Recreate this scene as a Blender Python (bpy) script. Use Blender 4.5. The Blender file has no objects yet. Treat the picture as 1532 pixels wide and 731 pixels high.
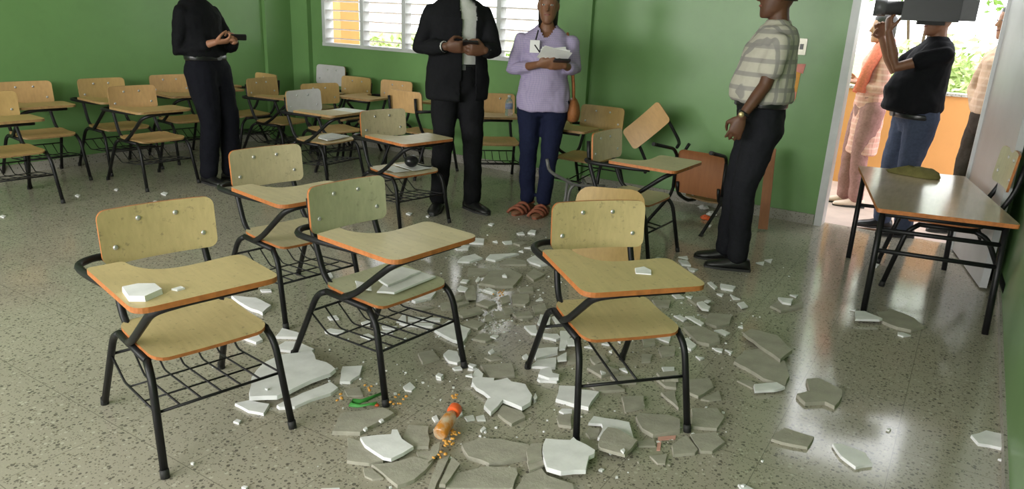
import bpy, bmesh, math, random
from mathutils import Vector, Matrix
random.seed(7)
S = bpy.context.scene
C = S.collection
R = math.radians

# ------------------------------------------------------------ camera
F, PITCH, ROLL, YAW, EYE = 1076.5, R(17.71), R(2.585), R(31.84), 1.5
def cam_basis():
    fw = Vector((0, math.cos(PITCH), -math.sin(PITCH))); up = Vector((0, math.sin(PITCH), math.cos(PITCH))); rt = Vector((1, 0, 0))
    c, s = math.cos(ROLL), math.sin(ROLL)
    r2, u2 = c*rt + s*up, -s*rt + c*up
    Z = Matrix.Rotation(YAW, 3, 'Z')
    return Z @ r2, Z @ u2, Z @ fw
CR, CU, CF = cam_basis()
cam = bpy.data.objects.new('camera', bpy.data.cameras.new('camera')); C.objects.link(cam)
cam.data.sensor_width = 36; cam.data.lens = 36*F/1532; cam.data.clip_start = .05
cam.matrix_world = Matrix(((CR.x, CU.x, -CF.x, 0), (CR.y, CU.y, -CF.y, 0), (CR.z, CU.z, -CF.z, EYE), (0, 0, 0, 1)))
S.camera = cam
def ray(x, y): return CR*((x-766)/F) + CU*(-(y-365.5)/F) + CF
def px(x, y, z=0.0):
    v = ray(x, y); return Vector((0, 0, EYE)) + v*((z-EYE)/v.z)
def pxY(x, y, Y):
    v = ray(x, y); return Vector((0, 0, EYE)) + v*(Y/v.y)

# ------------------------------------------------------------ world, view, daylight
S.view_settings.view_transform = 'Standard'; S.view_settings.look = 'None'
S.view_settings.gamma = 1.0; S.view_settings.exposure = 0.0; S.view_settings.use_curve_mapping = False
W = bpy.data.worlds.new('overcast_sky'); S.world = W; W.use_nodes = True
bg = W.node_tree.nodes['Background']; bg.inputs[0].default_value = (.97, .98, 1.0, 1); bg.inputs[1].default_value = 5.0
XL, XR, YB, YF, ZC = -6.87, .357, 6.0, -2.6, 3.0      # room: left, right, window wall, opposite wall, ceiling
FRONT_WINDOWS = [(-6.2, -4.4), (-4.0, -2.2), (-1.8, 0.0)]
FWZ = (1.0, 2.3)
for i, (a, b) in enumerate(FRONT_WINDOWS):            # daylight coming in through the windows of the opposite wall
    nm = 'window_opposite_%s_offscreen' % ('left', 'middle', 'right')[i]
    L = bpy.data.lights.new(nm, 'AREA'); L.shape = 'RECTANGLE'; L.size = b-a; L.size_y = FWZ[1]-FWZ[0]
    L.energy = 112; L.color = (1.0, .97, .94)
    o = bpy.data.objects.new(nm, L); C.objects.link(o)
    o.location = ((a+b)/2, YF-.12, sum(FWZ)/2); o.rotation_euler = (R(90), 0, 0)   # faces +Y, into the room

# ------------------------------------------------------------ materials
MATS = {}
def nodes(name, rough=.5, spec=.5):
    m = bpy.data.materials.new(name); m.use_nodes = True
    nt = m.node_tree; b = nt.nodes['Principled BSDF']
    b.inputs['Roughness'].default_value = rough; b.inputs['Specular IOR Level'].default_value = spec
    MATS[name] = m
    return m, nt, b
def N(nt, t, **kw):
    n = nt.nodes.new(t)
    for k, v in kw.items(): setattr(n, k, v)
    return n
def ramp(nt, fac, stops):
    r = N(nt, 'ShaderNodeValToRGB'); e = r.color_ramp.elements
    while len(e) < len(stops): e.new(.5)
    for i, (p, c) in enumerate(stops): e[i].position = p; e[i].color = (*c, 1)
    nt.links.new(fac, r.inputs[0]); return r.outputs[0]
def mix(nt, fac, a, b, mode='MIX'):
    m = N(nt, 'ShaderNodeMix', data_type='RGBA', blend_type=mode)
    for sock, v in ((m.inputs[0], fac), (m.inputs[6], a), (m.inputs[7], b)):
        if isinstance(v, (int, float)): sock.default_value = v
        elif isinstance(v, tuple): sock.default_value = (*v, 1)
        else: nt.links.new(v, sock)
    return m.outputs[2]
def coord(nt, kind='Object', scale=None):
    tc = N(nt, 'ShaderNodeTexCoord'); o = tc.outputs[kind]
    if scale:
        mp = N(nt, 'ShaderNodeMapping'); mp.inputs['Scale'].default_value = scale
        nt.links.new(o, mp.inputs[0]); o = mp.outputs[0]
    return o
def noise(nt, co, scale, detail=4, rough=.55):
    n = N(nt, 'ShaderNodeTexNoise'); n.inputs['Scale'].default_value = scale; n.inputs['Detail'].default_value = detail; n.inputs['Roughness'].default_value = rough
    nt.links.new(co, n.inputs['Vector']); return n.outputs['Fac']
def bump(nt, b, h, strength=.2, dist=.01):
    n = N(nt, 'ShaderNodeBump'); n.inputs['Strength'].default_value = strength; n.inputs['Distance'].default_value = dist
    nt.links.new(h, n.inputs['Height']); nt.links.new(n.outputs[0], b.inputs['Normal'])
def plain(name, col, rough=.5, var=.12, scale=12, bmp=0, metal=0, spec=.5, kind='Object'):
    m, nt, b = nodes(name, rough, spec)
    co = coord(nt, kind); f = noise(nt, co, scale)
    lo = tuple(c*(1-var) for c in col); hi = tuple(min(1, c*(1+var)) for c in col)
    nt.links.new(ramp(nt, f, [(.3, lo), (.7, hi)]), b.inputs['Base Color'])
    b.inputs['Metallic'].default_value = metal
    if bmp: bump(nt, b, f, bmp, .01)
    return m
def wood(name, col, rough=.42, dark=.82, dust=0.0):
    m, nt, b = nodes(name, rough, .4)
    co = coord(nt, 'Object', (1, 1, 1)); oi = N(nt, 'ShaderNodeObjectInfo')
    add = N(nt, 'ShaderNodeVectorMath', operation='ADD'); nt.links.new(co, add.inputs[0]); nt.links.new(oi.outputs['Location'], add.inputs[1])
    mp = N(nt, 'ShaderNodeMapping'); mp.inputs['Scale'].default_value = (26, 3, 8); nt.links.new(add.outputs[0], mp.inputs[0])
    g = noise(nt, mp.outputs[0], 2.0, 6, .6)
    c = ramp(nt, g, [(.3, tuple(v*dark for v in col)), (.68, col)])
    blot = noise(nt, add.outputs[0], 5, 4)
    c = mix(nt, ramp(nt, blot, [(.35, (0, 0, 0)), (.8, (.45, .45, .45))]), c, tuple(min(1, v*1.18+.02) for v in col))
    if dust:
        d = noise(nt, add.outputs[0], 38, 3, .7)
        c = mix(nt, ramp(nt, d, [(.60, (0, 0, 0)), (.72, (dust, dust, dust))]), c, (.12, .10, .07))
    nt.links.new(c, b.inputs['Base Color']); bump(nt, b, g, .05, .004)
    return m
# terrazzo floor and skirting
def terrazzo(name, base, rough, tiles=True):
    m, nt, b = nodes(name, rough, .65 if tiles else .4)
    co = coord(nt, 'Object')
    big = noise(nt, co, .9, 5, .6); fine = noise(nt, co, 160, 2)
    col = ramp(nt, big, [(.30, tuple(v*.84 for v in base)), (.70, tuple(v*1.10 for v in base))])
    col = mix(nt, ramp(nt, fine, [(.35, (0, 0, 0)), (.65, (.35, .35, .35))]), col, tuple(v*1.25 for v in base))
    for sc, th, chip, amt in ((58, .20, (.07, .065, .055), .75), (85, .20, (.14, .12, .085), .7), (50, .16, (.58, .55, .46), .5), (120, .22, (.09, .08, .07), .65)):
        v = N(nt, 'ShaderNodeTexVoronoi'); v.inputs['Scale'].default_value = sc; v.inputs['Randomness'].default_value = 1
        mp = N(nt, 'ShaderNodeMapping'); mp.inputs['Location'].default_value = (sc*.37, sc*.11, 0); nt.links.new(co, mp.inputs[0]); nt.links.new(mp.outputs[0], v.inputs['Vector'])
        sep = N(nt, 'ShaderNodeSeparateColor'); nt.links.new(v.outputs['Color'], sep.inputs[0])
        ths = N(nt, 'ShaderNodeMath', operation='MULTIPLY'); nt.links.new(sep.outputs[0], ths.inputs[0]); ths.inputs[1].default_value = th*2.2
        lt = N(nt, 'ShaderNodeMath', operation='LESS_THAN'); nt.links.new(v.outputs['Distance'], lt.inputs[0]); nt.links.new(ths.outputs[0], lt.inputs[1])
        g2 = N(nt, 'ShaderNodeMath', operation='GREATER_THAN'); nt.links.new(sep.outputs[1], g2.inputs[0]); g2.inputs[1].default_value = .45
        k = N(nt, 'ShaderNodeMath', operation='MULTIPLY'); nt.links.new(lt.outputs[0], k.inputs[0]); nt.links.new(g2.outputs[0], k.inputs[1])
        k2 = N(nt, 'ShaderNodeMath', operation='MULTIPLY'); nt.links.new(k.outputs[0], k2.inputs[0]); k2.inputs[1].default_value = amt
        col = mix(nt, k2.outputs[0], col, chip)
    if tiles:
        br = N(nt, 'ShaderNodeTexBrick', offset=0, squash=1); br.inputs['Scale'].default_value = 1; br.inputs['Brick Width'].default_value = .4; br.inputs['Row Height'].default_value = .4
        br.inputs['Mortar Size'].default_value = .0016; br.inputs['Mortar Smooth'].default_value = .2
        nt.links.new(co, br.inputs['Vector'])
        col = mix(nt, br.outputs['Fac'], col, tuple(v*.55 for v in base))
        rr = noise(nt, co, 3.0, 4); rm = N(nt, 'ShaderNodeMapRange'); rm.inputs[3].default_value = rough-.05; rm.inputs[4].default_value = rough+.10
        nt.links.new(rr, rm.inputs[0]); nt.links.new(rm.outputs[0], b.inputs['Roughness'])
    nt.links.new(col, b.inputs['Base Color'])
    return m
terrazzo('terrazzo', (.365, .338, .272), .10)
terrazzo('skirting', (.36, .34, .30), .5, False)
def wall_paint(name, col, rough=.42):
    m, nt, b = nodes(name, rough, .4)
    co = coord(nt, 'Object')
    f = noise(nt, co, 1.1, 5, .6); s = noise(nt, co, 9, 4)
    c = ramp(nt, f, [(.3, tuple(v*.9 for v in col)), (.7, tuple(v*1.08 for v in col))])
    c = mix(nt, ramp(nt, s, [(.55, (0, 0, 0)), (.8, (.25, .25, .25))]), c, tuple(v*.8 for v in col))
    nt.links.new(c, b.inputs['Base Color']); bump(nt, b, noise(nt, co, 60, 3), .06, .004)
    return m
wall_paint('green_paint', (.165, .315, .115), .32)
wall_paint('white_paint', (.75, .75, .72), .6)
wall_paint('orange_paint', (.50, .235, .072), .6)
plain('corridor_floor', (.40, .31, .265), .55, .1, 6)
plain('grass_ground', (.25, .34, .12), .9, .3, 3)
plain('metal_frame', (.62, .63, .64), .4, .06, 8)
plain('door_leaf', (.50, .50, .51), .38, .08, 3)
plain('louvre', (.80, .82, .82), .35, .05, 8)
plain('black_tube', (.009, .009, .010), .42, .25, 30, spec=.3)
plain('grey_tube', (.12, .12, .115), .4, .2, 30)
plain('rubber', (.015, .015, .015), .7, .2, 30)
plain('bolt_metal', (.65, .65, .66), .28, .1, 40, metal=.8)
wood('honey_wood', (.54, .43, .215), dust=.5); wood('pale_wood', (.57, .49, .31), dust=.4); wood('green_wood', (.47, .465, .30), dust=.35)
wood('brown_wood', (.50, .33, .13)); wood('peach_wood', (.60, .37, .165)); wood('red_wood', (.33, .125, .045), .5)
wood('table_wood', (.42, .33, .23), .16)
plain('white_laminate', (.62, .60, .62), .4, .05, 20)
plain('edge_orange', (.42, .145, .04), .5, .2, 40)
plain('edge_brown', (.33, .20, .085), .5, .2, 40)
m, nt, b = nodes('plaster_white', .75, .3); co = coord(nt, 'Object')
f = noise(nt, co, 14, 5); nt.links.new(ramp(nt, f, [(.3, (.70, .70, .71)), (.65, (.83, .83, .84))]), b.inputs['Base Color']); bump(nt, b, noise(nt, co, 90, 3), .15, .003)
m, nt, b = nodes('mortar_grey', .85, .25); co = coord(nt, 'Object')
f = noise(nt, co, 11, 6, .65); nt.links.new(ramp(nt, f, [(.3, (.31, .295, .245)), (.7, (.42, .40, .335))]), b.inputs['Base Color']); bump(nt, b, noise(nt, co, 60, 5, .7), .5, .006)
plain('paper', (.78, .78, .77), .6, .05, 10); plain('pink_chip', (.62, .33, .27), .8)
def cloth(name, col, rough=.85, var=.18, scale=60):
    m, nt, b = nodes(name, rough, .12); co = coord(nt, 'Object')
    f = noise(nt, co, scale, 3); g = noise(nt, co, 5, 4)
    c = ramp(nt, f, [(.3, tuple(v*(1-var) for v in col)), (.7, tuple(min(1, v*(1+var)) for v in col))])
    c = mix(nt, ramp(nt, g, [(.3, (0, 0, 0)), (.8, (.35, .35, .35))]), c, tuple(min(1, v*1.35+.004) for v in col))
    nt.links.new(c, b.inputs['Base Color']); bump(nt, b, f, .1, .003); return m
cloth('black_cloth', (.0065, .0068, .0085)); cloth('suit_cloth', (.0085, .0087, .0105)); cloth('dark_jeans', (.0065, .0068, .011)); cloth('navy_jeans', (.010, .013, .036))
cloth('charcoal', (.013, .0135, .017)); cloth('blue_jeans', (.050, .062, .10)); cloth('white_shirt', (.62, .62, .60), var=.05); cloth('dark_brown_cloth', (.045, .035, .028))
cloth('mauve_cloth', (.30, .16, .15)); cloth('coral_scarf', (.72, .20, .13)); cloth('olive_cloth', (.14, .125, .045), scale=30); cloth('brown_leather', (.24, .095, .035), .45)
cloth('sandal_leather', (.26, .09, .055), .5)
def plaid(name, base, a, bcol, sx, sz, amt=.55):
    m, nt, b = nodes(name, .85, .2); co = coord(nt, 'Object'); sep = N(nt, 'ShaderNodeSeparateXYZ'); nt.links.new(co, sep.inputs[0])
    col = base
    ad = N(nt, 'ShaderNodeMath', operation='ADD'); nt.links.new(sep.outputs[0], ad.inputs[0]); nt.links.new(sep.outputs[1], ad.inputs[1])
    for out, sc, cc in ((ad.outputs[0], sx, a), (sep.outputs[2], sz, bcol)):
        mu = N(nt, 'ShaderNodeMath', operation='MULTIPLY'); nt.links.new(out, mu.inputs[0]); mu.inputs[1].default_value = sc
        si = N(nt, 'ShaderNodeMath', operation='SINE'); nt.links.new(mu.outputs[0], si.inputs[0])
        fac = ramp(nt, si.outputs[0], [(.45, (0, 0, 0)), (.62, (amt, amt, amt))])
        col = mix(nt, fac, col, cc)
    col = mix(nt, ramp(nt, noise(nt, co, 70, 2), [(.4, (0, 0, 0)), (.7, (.15, .15, .15))]), col, tuple(v*.7 for v in base))
    nt.links.new(col, b.inputs['Base Color']); return m
plaid('plaid_cream', (.50, .47, .40), (.22, .21, .21), (.26, .245, .24), 72, 78, .75)
plaid('lavender_check', (.34, .29, .44), (.24, .20, .36), (.42, .37, .50), 420, 420, .4)
plaid('plaid_tan', (.60, .42, .30), (.42, .28, .20), (.68, .52, .40), 110, 120, .5)
plaid('pink_print', (.66, .36, .30), (.48, .24, .20), (.76, .52, .44), 150, 130, .5)
def skin(name, col):
    m, nt, b = nodes(name, .5, .4); co = coord(nt, 'Object'); f = noise(nt, co, 25, 3)
    nt.links.new(ramp(nt, f, [(.3, tuple(v*.88 for v in col)), (.7, tuple(v*1.08 for v in col))]), b.inputs['Base Color']); return m
skin('skin_dark', (.105, .045, .024)); skin('skin_brown', (.19, .085, .045)); skin('skin_tan', (.36, .17, .10)); skin('skin_light', (.50, .27, .18))
plain('hair', (.012, .010, .009), .5); plain('eye_white', (.8, .8, .78), .2, .02); plain('lips', (.25, .09, .07), .5)
plain('shoe_black', (.010, .010, .011), .35); plain('shoe_pale', (.70, .52, .43), .6); plain('sole', (.03, .03, .03), .7)
plain('gadget_black', (.010, .010, .012), .3); plain('gadget_grey', (.09, .09, .095), .4); plain('glass_dark', (.02, .02, .03), .06)
plain('gold', (.60, .48, .25), .3, metal=.6); plain('orange_plastic', (.80, .13, .03), .4); plain('green_ribbon', (.05, .26, .05), .4); plain('orange_crumb', (.66, .33, .07), .8)
plain('note_orange', (.80, .38, .08), .7); plain('note_pink', (.80, .30, .26), .7); plain('switch_plate', (.30, .29, .23), .3, metal=.4); plain('label_blue', (.35, .40, .65), .5)
plain('leaf', (.20, .34, .06), .6, .35, 4); plain('leaf_pale', (.40, .50, .20), .6, .3, 4); plain('bark', (.12, .08, .05), .9)
m, nt, b = nodes('clear_plastic', .12, .5); b.inputs['Base Color'].default_value = (.86, .86, .9, 1); b.inputs['Transmission Weight'].default_value = .75; b.inputs['IOR'].default_value = 1.3
m, nt, b = nodes('juice_plastic', .15, .5); nt.links.new(ramp(nt, noise(nt, coord(nt), 25, 3), [(.4, (.75, .62, .45)), (.65, (.75, .30, .05))]), b.inputs['Base Color']); b.inputs['Transmission Weight'].default_value = .35
M = MATS

# ------------------------------------------------------------ mesh helpers
def link(name, me, parent=None, mats=()):
    o = bpy.data.objects.new(name, me); C.objects.link(o)
    if parent: o.parent = parent
    if not me.materials:
        for k in (mats if isinstance(mats, (list, tuple)) else [mats]): me.materials.append(M[k])
    return o
def tag(o, label=None, cat=None, group=None, kind=None):
    if label: o['label'] = label
    if cat: o['category'] = cat
    if group: o['group'] = group
    if kind: o['kind'] = kind
    return o
def empty(name, loc=(0, 0, 0), rz=0):
    o = bpy.data.objects.new(name, None); C.objects.link(o); o.location = loc; o.rotation_euler = (0, 0, rz); o.empty_display_size = .1
    return o
class MB:
    def __init__(s): s.v = []; s.f = []; s.m = []; s.sm = []
    def add(s, vs, fs, mi=0, smooth=False):
        n = len(s.v); s.v += [tuple(v) for v in vs]
        for f in fs: s.f.append(tuple(n+i for i in f)); s.m.append(mi); s.sm.append(smooth)
        return s
    def box(s, x0, x1, y0, y1, z0, z1, mi=0, T=None):
        vs = [Vector((x, y, z)) for z in (z0, z1) for y in (y0, y1) for x in (x0, x1)]
        if T: vs = [T @ v for v in vs]
        return s.add(vs, [(0, 2, 3, 1), (4, 5, 7, 6), (0, 1, 5, 4), (2, 6, 7, 3), (0, 4, 6, 2), (1, 3, 7, 5)], mi)
    def tube(s, pts, r, n=8, mi=0, bend=0, cap=True):
        pts = [Vector(p) for p in pts]
        if bend:
            q = [pts[0]]
            for i in range(1, len(pts)-1):
                a, b, c = pts[i-1], pts[i], pts[i+1]
                da = min(bend, (a-b).length*.48); dc = min(bend, (c-b).length*.48)
                p0 = b+(a-b).normalized()*da; p2 = b+(c-b).normalized()*dc
                for t in (0, .25, .5, .75, 1): q.append(p0*(1-t)**2+b*2*t*(1-t)+p2*t*t)
            q.append(pts[-1]); pts = q
        rs = r if isinstance(r, list) else [r]*len(pts)
        ref = None; rings = []
        for i, p in enumerate(pts):
            d = (pts[min(i+1, len(pts)-1)]-pts[max(i-1, 0)]).normalized()
            if ref is None: ref = d.orthogonal().normalized()
            ref = (ref-d*ref.dot(d)).normalized(); b = d.cross(ref)
            rings.append([p+(ref*math.cos(2*math.pi*k/n)+b*math.sin(2*math.pi*k/n))*rs[i] for k in range(n)])
        return s.rings(rings, mi, cap)
    def rings(s, rings, mi=0, cap=True, smooth=True):
        n = len(rings[0]); base = len(s.v)
        vs = [v for r in rings for v in r]; fs = []
        for i in range(len(rings)-1):
            for k in range(n): fs.append((i*n+k, i*n+(k+1) % n, (i+1)*n+(k+1) % n, (i+1)*n+k))
        s.add(vs, fs, mi, smooth)
        if cap:
            L = len(rings)-1
            s.f += [tuple(base+k for k in range(n))[::-1], tuple(base+L*n+k for k in range(n))]; s.m += [mi, mi]; s.sm += [False, False]
        return s
    def ellipsoid(s, c, rx, ry, rz, n=12, m=8, mi=0, T=None):
        c = Vector(c); rg = []
        for j in range(m+1):
            t = math.pi*(.02+.96*j/m); rg.append([c+Vector((rx*math.sin(t)*math.cos(2*math.pi*k/n), ry*math.sin(t)*math.sin(2*math.pi*k/n), -rz*math.cos(t))) for k in range(n)])
        if T: rg = [[T @ v for v in r] for r in rg]
        return s.rings(rg, mi)
    def prism(s, poly, z0, z1, mt=0, ms=0, T=None, taper=0):
        n = len(poly); cx = sum(p[0] for p in poly)/n; cy = sum(p[1] for p in poly)/n
        top = [Vector((cx+(p[0]-cx)*(1-taper), cy+(p[1]-cy)*(1-taper), z1)) for p in poly]; bot = [Vector((p[0], p[1], z0)) for p in poly]
        if T: top = [T @ v for v in top]; bot = [T @ v for v in bot]
        area = sum(poly[i][0]*poly[(i+1) % n][1]-poly[(i+1) % n][0]*poly[i][1] for i in range(n))
        if area < 0: top.reverse(); bot.reverse()
        s.add(top, [tuple(range(n))], mt); s.add(bot, [tuple(range(n))[::-1]], mt)
        s.add(bot+top, [(k, (k+1) % n, n+(k+1) % n, n+k) for k in range(n)], ms); return s
    def mesh(s, name):
        me = bpy.data.meshes.new(name); me.from_pydata([tuple(v) for v in s.v], [], s.f)
        me.polygons.foreach_set('material_index', s.m); me.polygons.foreach_set('use_smooth', s.sm); me.update(); return me
    def obj(s, name, mats, parent=None): return link(name, s.mesh(name), parent, mats)
def round_poly(pts, rad, seg=5):
    out = []; n = len(pts)
    for i in range(n):
        a, b, c = Vector(pts[i-1]), Vector(pts[i]), Vector(pts[(i+1) % n]); r = rad[i] if isinstance(rad, (list, tuple)) else rad
        if r <= 0: out.append(tuple(b)); continue
        p0 = b+(a-b).normalized()*min(r, (a-b).length*.49); p2 = b+(c-b).normalized()*min(r, (c-b).length*.49)
        for k in range(seg+1): t = k/seg; out.append(tuple(p0*(1-t)**2+b*2*t*(1-t)+p2*t*t))
    return out
def curved_plate(w, l, r, th, depth, T, nx=8, mid=6, mats=(0, 1)):
    """rounded plywood sheet: x across, y along, bent by depth(x,y); T maps (x,y,d) to space"""
    ys = [-l/2+r*(1-math.cos(math.pi/2*k/4)) for k in range(5)]
    inner = [-l/2+r+(l-2*r)*k/mid for k in range(1, mid)]
    ys = ys+inner+[-y for y in reversed(ys)]
    def row(y, off):
        e = max(0, abs(y)-(l/2-r)); hw = w/2-r+math.sqrt(max(0, r*r-e*e))
        return [Vector((hw*(2*i/nx-1), y, depth(hw*(2*i/nx-1), y)+off)) for i in range(nx+1)]
    mb = MB(); top = [row(y, 0) for y in ys]; bot = [row(y, -th) for y in ys]; n = nx+1; m = len(ys)
    def quads(rev): return [((j*n+i, j*n+i+1, (j+1)*n+i+1, (j+1)*n+i) if not rev else (j*n+i, (j+1)*n+i, (j+1)*n+i+1, j*n+i+1)) for j in range(m-1) for i in range(nx)]
    mb.add([T(v) for r_ in top for v in r_], quads(False), mats[0], True); mb.add([T(v) for r_ in bot for v in r_], quads(True), mats[0], True)
    loop = [(0, i) for i in range(n)]+[(j, nx) for j in range(1, m)]+[(m-1, i) for i in range(nx-1, -1, -1)]+[(j, 0) for j in range(m-2, 0, -1)]
    k = len(loop); vs = [T(bot[j][i]) for j, i in loop]+[T(top[j][i]) for j, i in loop]
    mb.add(vs, [(a, (a+1) % k, k+(a+1) % k, k+a) for a in range(k)], mats[1], False)
    return mb
def copy_tree(o, parent=None):
    c = o.copy(); C.objects.link(c); c.parent = parent
    for ch in list(o.children): copy_tree(ch, c)
    return c

# ------------------------------------------------------------ room shell
def slab(name, mat, boxes, kind='structure', parent=None, bevel=0):
    mb = MB()
    for bx in boxes: mb.box(*bx)
    o = mb.obj(name, mat, parent)
    if kind and not parent: tag(o, kind=kind)
    return o
T_W = .15
slab('floor', 'terrazzo', [(XL-T_W, XR+T_W, YF-T_W, YB+T_W, -.12, 0)])
slab('ceiling', 'white_paint', [(XL-T_W, XR+T_W, YF-T_W, YB+T_W, ZC, ZC+.15)])
slab('wall_left', 'green_paint', [(XL-T_W, XL, YF-T_W, YB+T_W, 0, ZC)])
slab('wall_right', 'green_paint', [(XR, XR+T_W, YF-T_W, YB+T_W, 0, ZC)])
WX0, WX1, WZ0, WZ1 = -6.37, -3.40, 1.07, 2.05
DX0, DX1, DZ = -.85, .06, 2.12
slab('wall_back', 'green_paint', [(XL, WX0, YB, YB+T_W, 0, ZC), (WX0, WX1, YB, YB+T_W, 0, WZ0), (WX0, WX1, YB, YB+T_W, WZ1, ZC), (WX1, DX0, YB, YB+T_W, 0, ZC), (DX0, DX1, YB, YB+T_W, DZ, ZC), (DX1, XR, YB, YB+T_W, 0, ZC)])
fb = []; x = XL
for a, b_ in FRONT_WINDOWS:
    fb += [(x, a, YF-T_W, YF, 0, ZC), (a, b_, YF-T_W, YF, 0, FWZ[0]), (a, b_, YF-T_W, YF, FWZ[1], ZC)]; x = b_
fb.append((x, XR, YF-T_W, YF, 0, ZC))
slab('wall_front', 'green_paint', fb)
slab('trim_1', 'green_paint', [(XL, XL+.32, YB-.06, YB, 0, ZC), (XL, XL+.05, YB-.42, YB-.06, 0, ZC)])      # corner column casing
slab('trim_2', 'green_paint', [(-3.25, -2.98, YB-.05, YB, 0, ZC)])                                        # shallow pier between window and door
BH = .085
slab('baseboard_left', 'skirting', [(XL, XL+.014, YF, YB-.42, 0, BH)])
slab('baseboard_back', 'skirting', [(XL+.32, -3.25, YB-.014, YB, 0, BH), (-2.98, DX0-.05, YB-.014, YB, 0, BH)])
slab('baseboard_right', 'skirting', [(XR-.012, XR, YF, YB-.05, 0, BH*.55)])
slab('baseboard_front', 'skirting', [(XL, XR, YF, YF+.014, 0, BH)])
# window 1 : louvred
wn = tag(empty('window_1', ((WX0+WX1)/2, YB+.07, WZ0)), kind='structure')
def part_box(name, mat, boxes, parent, loc):
    mb = MB()
    for b in boxes: mb.box(b[0]-loc[0], b[1]-loc[0], b[2]-loc[1], b[3]-loc[1], b[4]-loc[2], b[5]-loc[2])
    return mb.obj(name, mat, parent)
wl = wn.location
fr = .045
for bx in ((WX0, WX0+fr, YB-.01, YB+.12, WZ0, WZ1), (WX1-fr, WX1, YB-.01, YB+.12, WZ0, WZ1), (WX0, WX1, YB-.015, YB+.12, WZ0, WZ0+.035), (WX0, WX1, YB-.01, YB+.12, WZ1-fr, WZ1)):
    part_box('window_frame', 'metal_frame', [bx], wn, wl)
bays = 5; bw_ = (WX1-WX0)/bays
for i in range(1, bays): part_box('mullion', 'metal_frame', [(WX0+i*bw_-.025, WX0+i*bw_+.025, YB, YB+.1, WZ0+.035, WZ1-fr)], wn, wl)
sl = MB(); sl.box(-bw_/2+.026, bw_/2-.026, -.045, .045, -.003, .003); sm_ = sl.mesh('louvre_slat'); sm_.materials.append(M['louvre'])
for i in range(bays):
    for k in range(9):
        o = link('louvre_slat', sm_, wn); o.location = (WX0+(i+.5)*bw_-wl.x, -.005, .085+k*.1); o.rotation_euler = (R(-8), 0, 0)
# windows in the opposite wall
for i, (a, b_) in enumerate(FRONT_WINDOWS):
    w2 = tag(empty('window_%d' % (i+2), ((a+b_)/2, YF-.05, FWZ[0])), kind='structure'); l2 = w2.location
    for bx in ((a, a+fr, YF-.1, YF+.01, *FWZ), (b_-fr, b_, YF-.1, YF+.01, *FWZ), (a, b_, YF-.1, YF+.01, FWZ[0], FWZ[0]+fr), (a, b_, YF-.1, YF+.01, FWZ[1]-fr, FWZ[1])): part_box('window_frame', 'metal_frame', [bx], w2, l2)
# door : frame and leaf swung into the room against the right wall
dr = tag(empty('door_1', ((DX0+DX1)/2, YB, 0)), kind='structure'); dl = dr.location
for bx in ((DX0-.045, DX0+.012, YB-.012, YB+T_W+.01, 0, DZ+.04), (DX1-.012, DX1+.045, YB-.012, YB+T_W+.01, 0, DZ+.04), (DX0, DX1, YB-.012, YB+T_W+.01, DZ-.01, DZ+.04)):
    part_box('door_frame', 'metal_frame', [bx], dr, dl)
lf = MB(); lf.box(-.02, .02, -.86, 0, .012, 2.08); leaf = lf.obj('door_leaf', 'door_leaf', dr); leaf.location = (DX1+.03-dl.x, -.035, 0); leaf.rotation_euler = (0, 0, R(12))

# ------------------------------------------------------------ outdoors
slab('walkway', 'corridor_floor', [(-12, 5, YB+T_W, 8.35, -.14, -.02)])
slab('ground', 'grass_ground', [(-40, 30, 8.35, 60, -.34, -.2)])
pw = MB(); pw.box(-12, 5, 8.1, 8.25, -.02, .94); po = tag(pw.obj('parapet_wall', 'orange_paint'), 'long orange painted parapet along the walkway outside', 'wall')
cp_ = MB(); cp_.box(-12, 5, 8.08, 8.27, .94, .965); cp_.obj('coping', 'skirting', po)
oc = MB(); oc.box(-8.80, -8.42, 8.3, 8.7, -.2, 3.2); oc.box(-8.85, -8.37, 8.27, 8.75, -.2, .1)
tag(oc.obj('orange_column', 'orange_paint'), 'orange painted square column seen through the louvred window', 'column')
def shrub(name, label, loc, rx, ry, rz, mat, n=1500, group=None, trunk=0):
    root = empty(name, loc); tag(root, label, 'shrub', group)
    mb = MB(); rnd = random.Random(hash(label) % 1000 if False else len(label)*7+int(loc[0]*10))
    for i in range(n):
        t = rnd.uniform(0, 2*math.pi); zz = rnd.uniform(-1, 1); rr = rnd.uniform(.55, 1.05)
        lump = 1+.22*math.sin(3*t+loc[0])*math.cos(4*zz)
        p = Vector((rx*math.sqrt(1-zz*zz)*math.cos(t)*rr*lump, ry*math.sqrt(1-zz*zz)*math.sin(t)*rr*lump, trunk+rz*(1+zz*rr*lump)))
        a = Vector((rnd.gauss(0, 1), rnd.gauss(0, 1), rnd.gauss(0, .6))).normalized(); b = a.orthogonal().normalized(); c = a.cross(b)*.25
        s_ = rnd.uniform(.05, .11)
        mb.add([p-a*s_, p+b*s_*.45+c*s_, p+a*s_, p-b*s_*.45+c*s_], [(0, 1, 2, 3)])
    mb.obj('foliage', mat, root)['kind'] = 'stuff'
    st = MB()
    for k in range(4): st.tube([(.05*k-.08, .02*k, 0), (rx*.3*math.cos(k*1.6), ry*.3*math.sin(k*1.6), trunk+rz)], [.035, .015], 6)
    st.obj('stems', 'bark', root)
    return root
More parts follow.
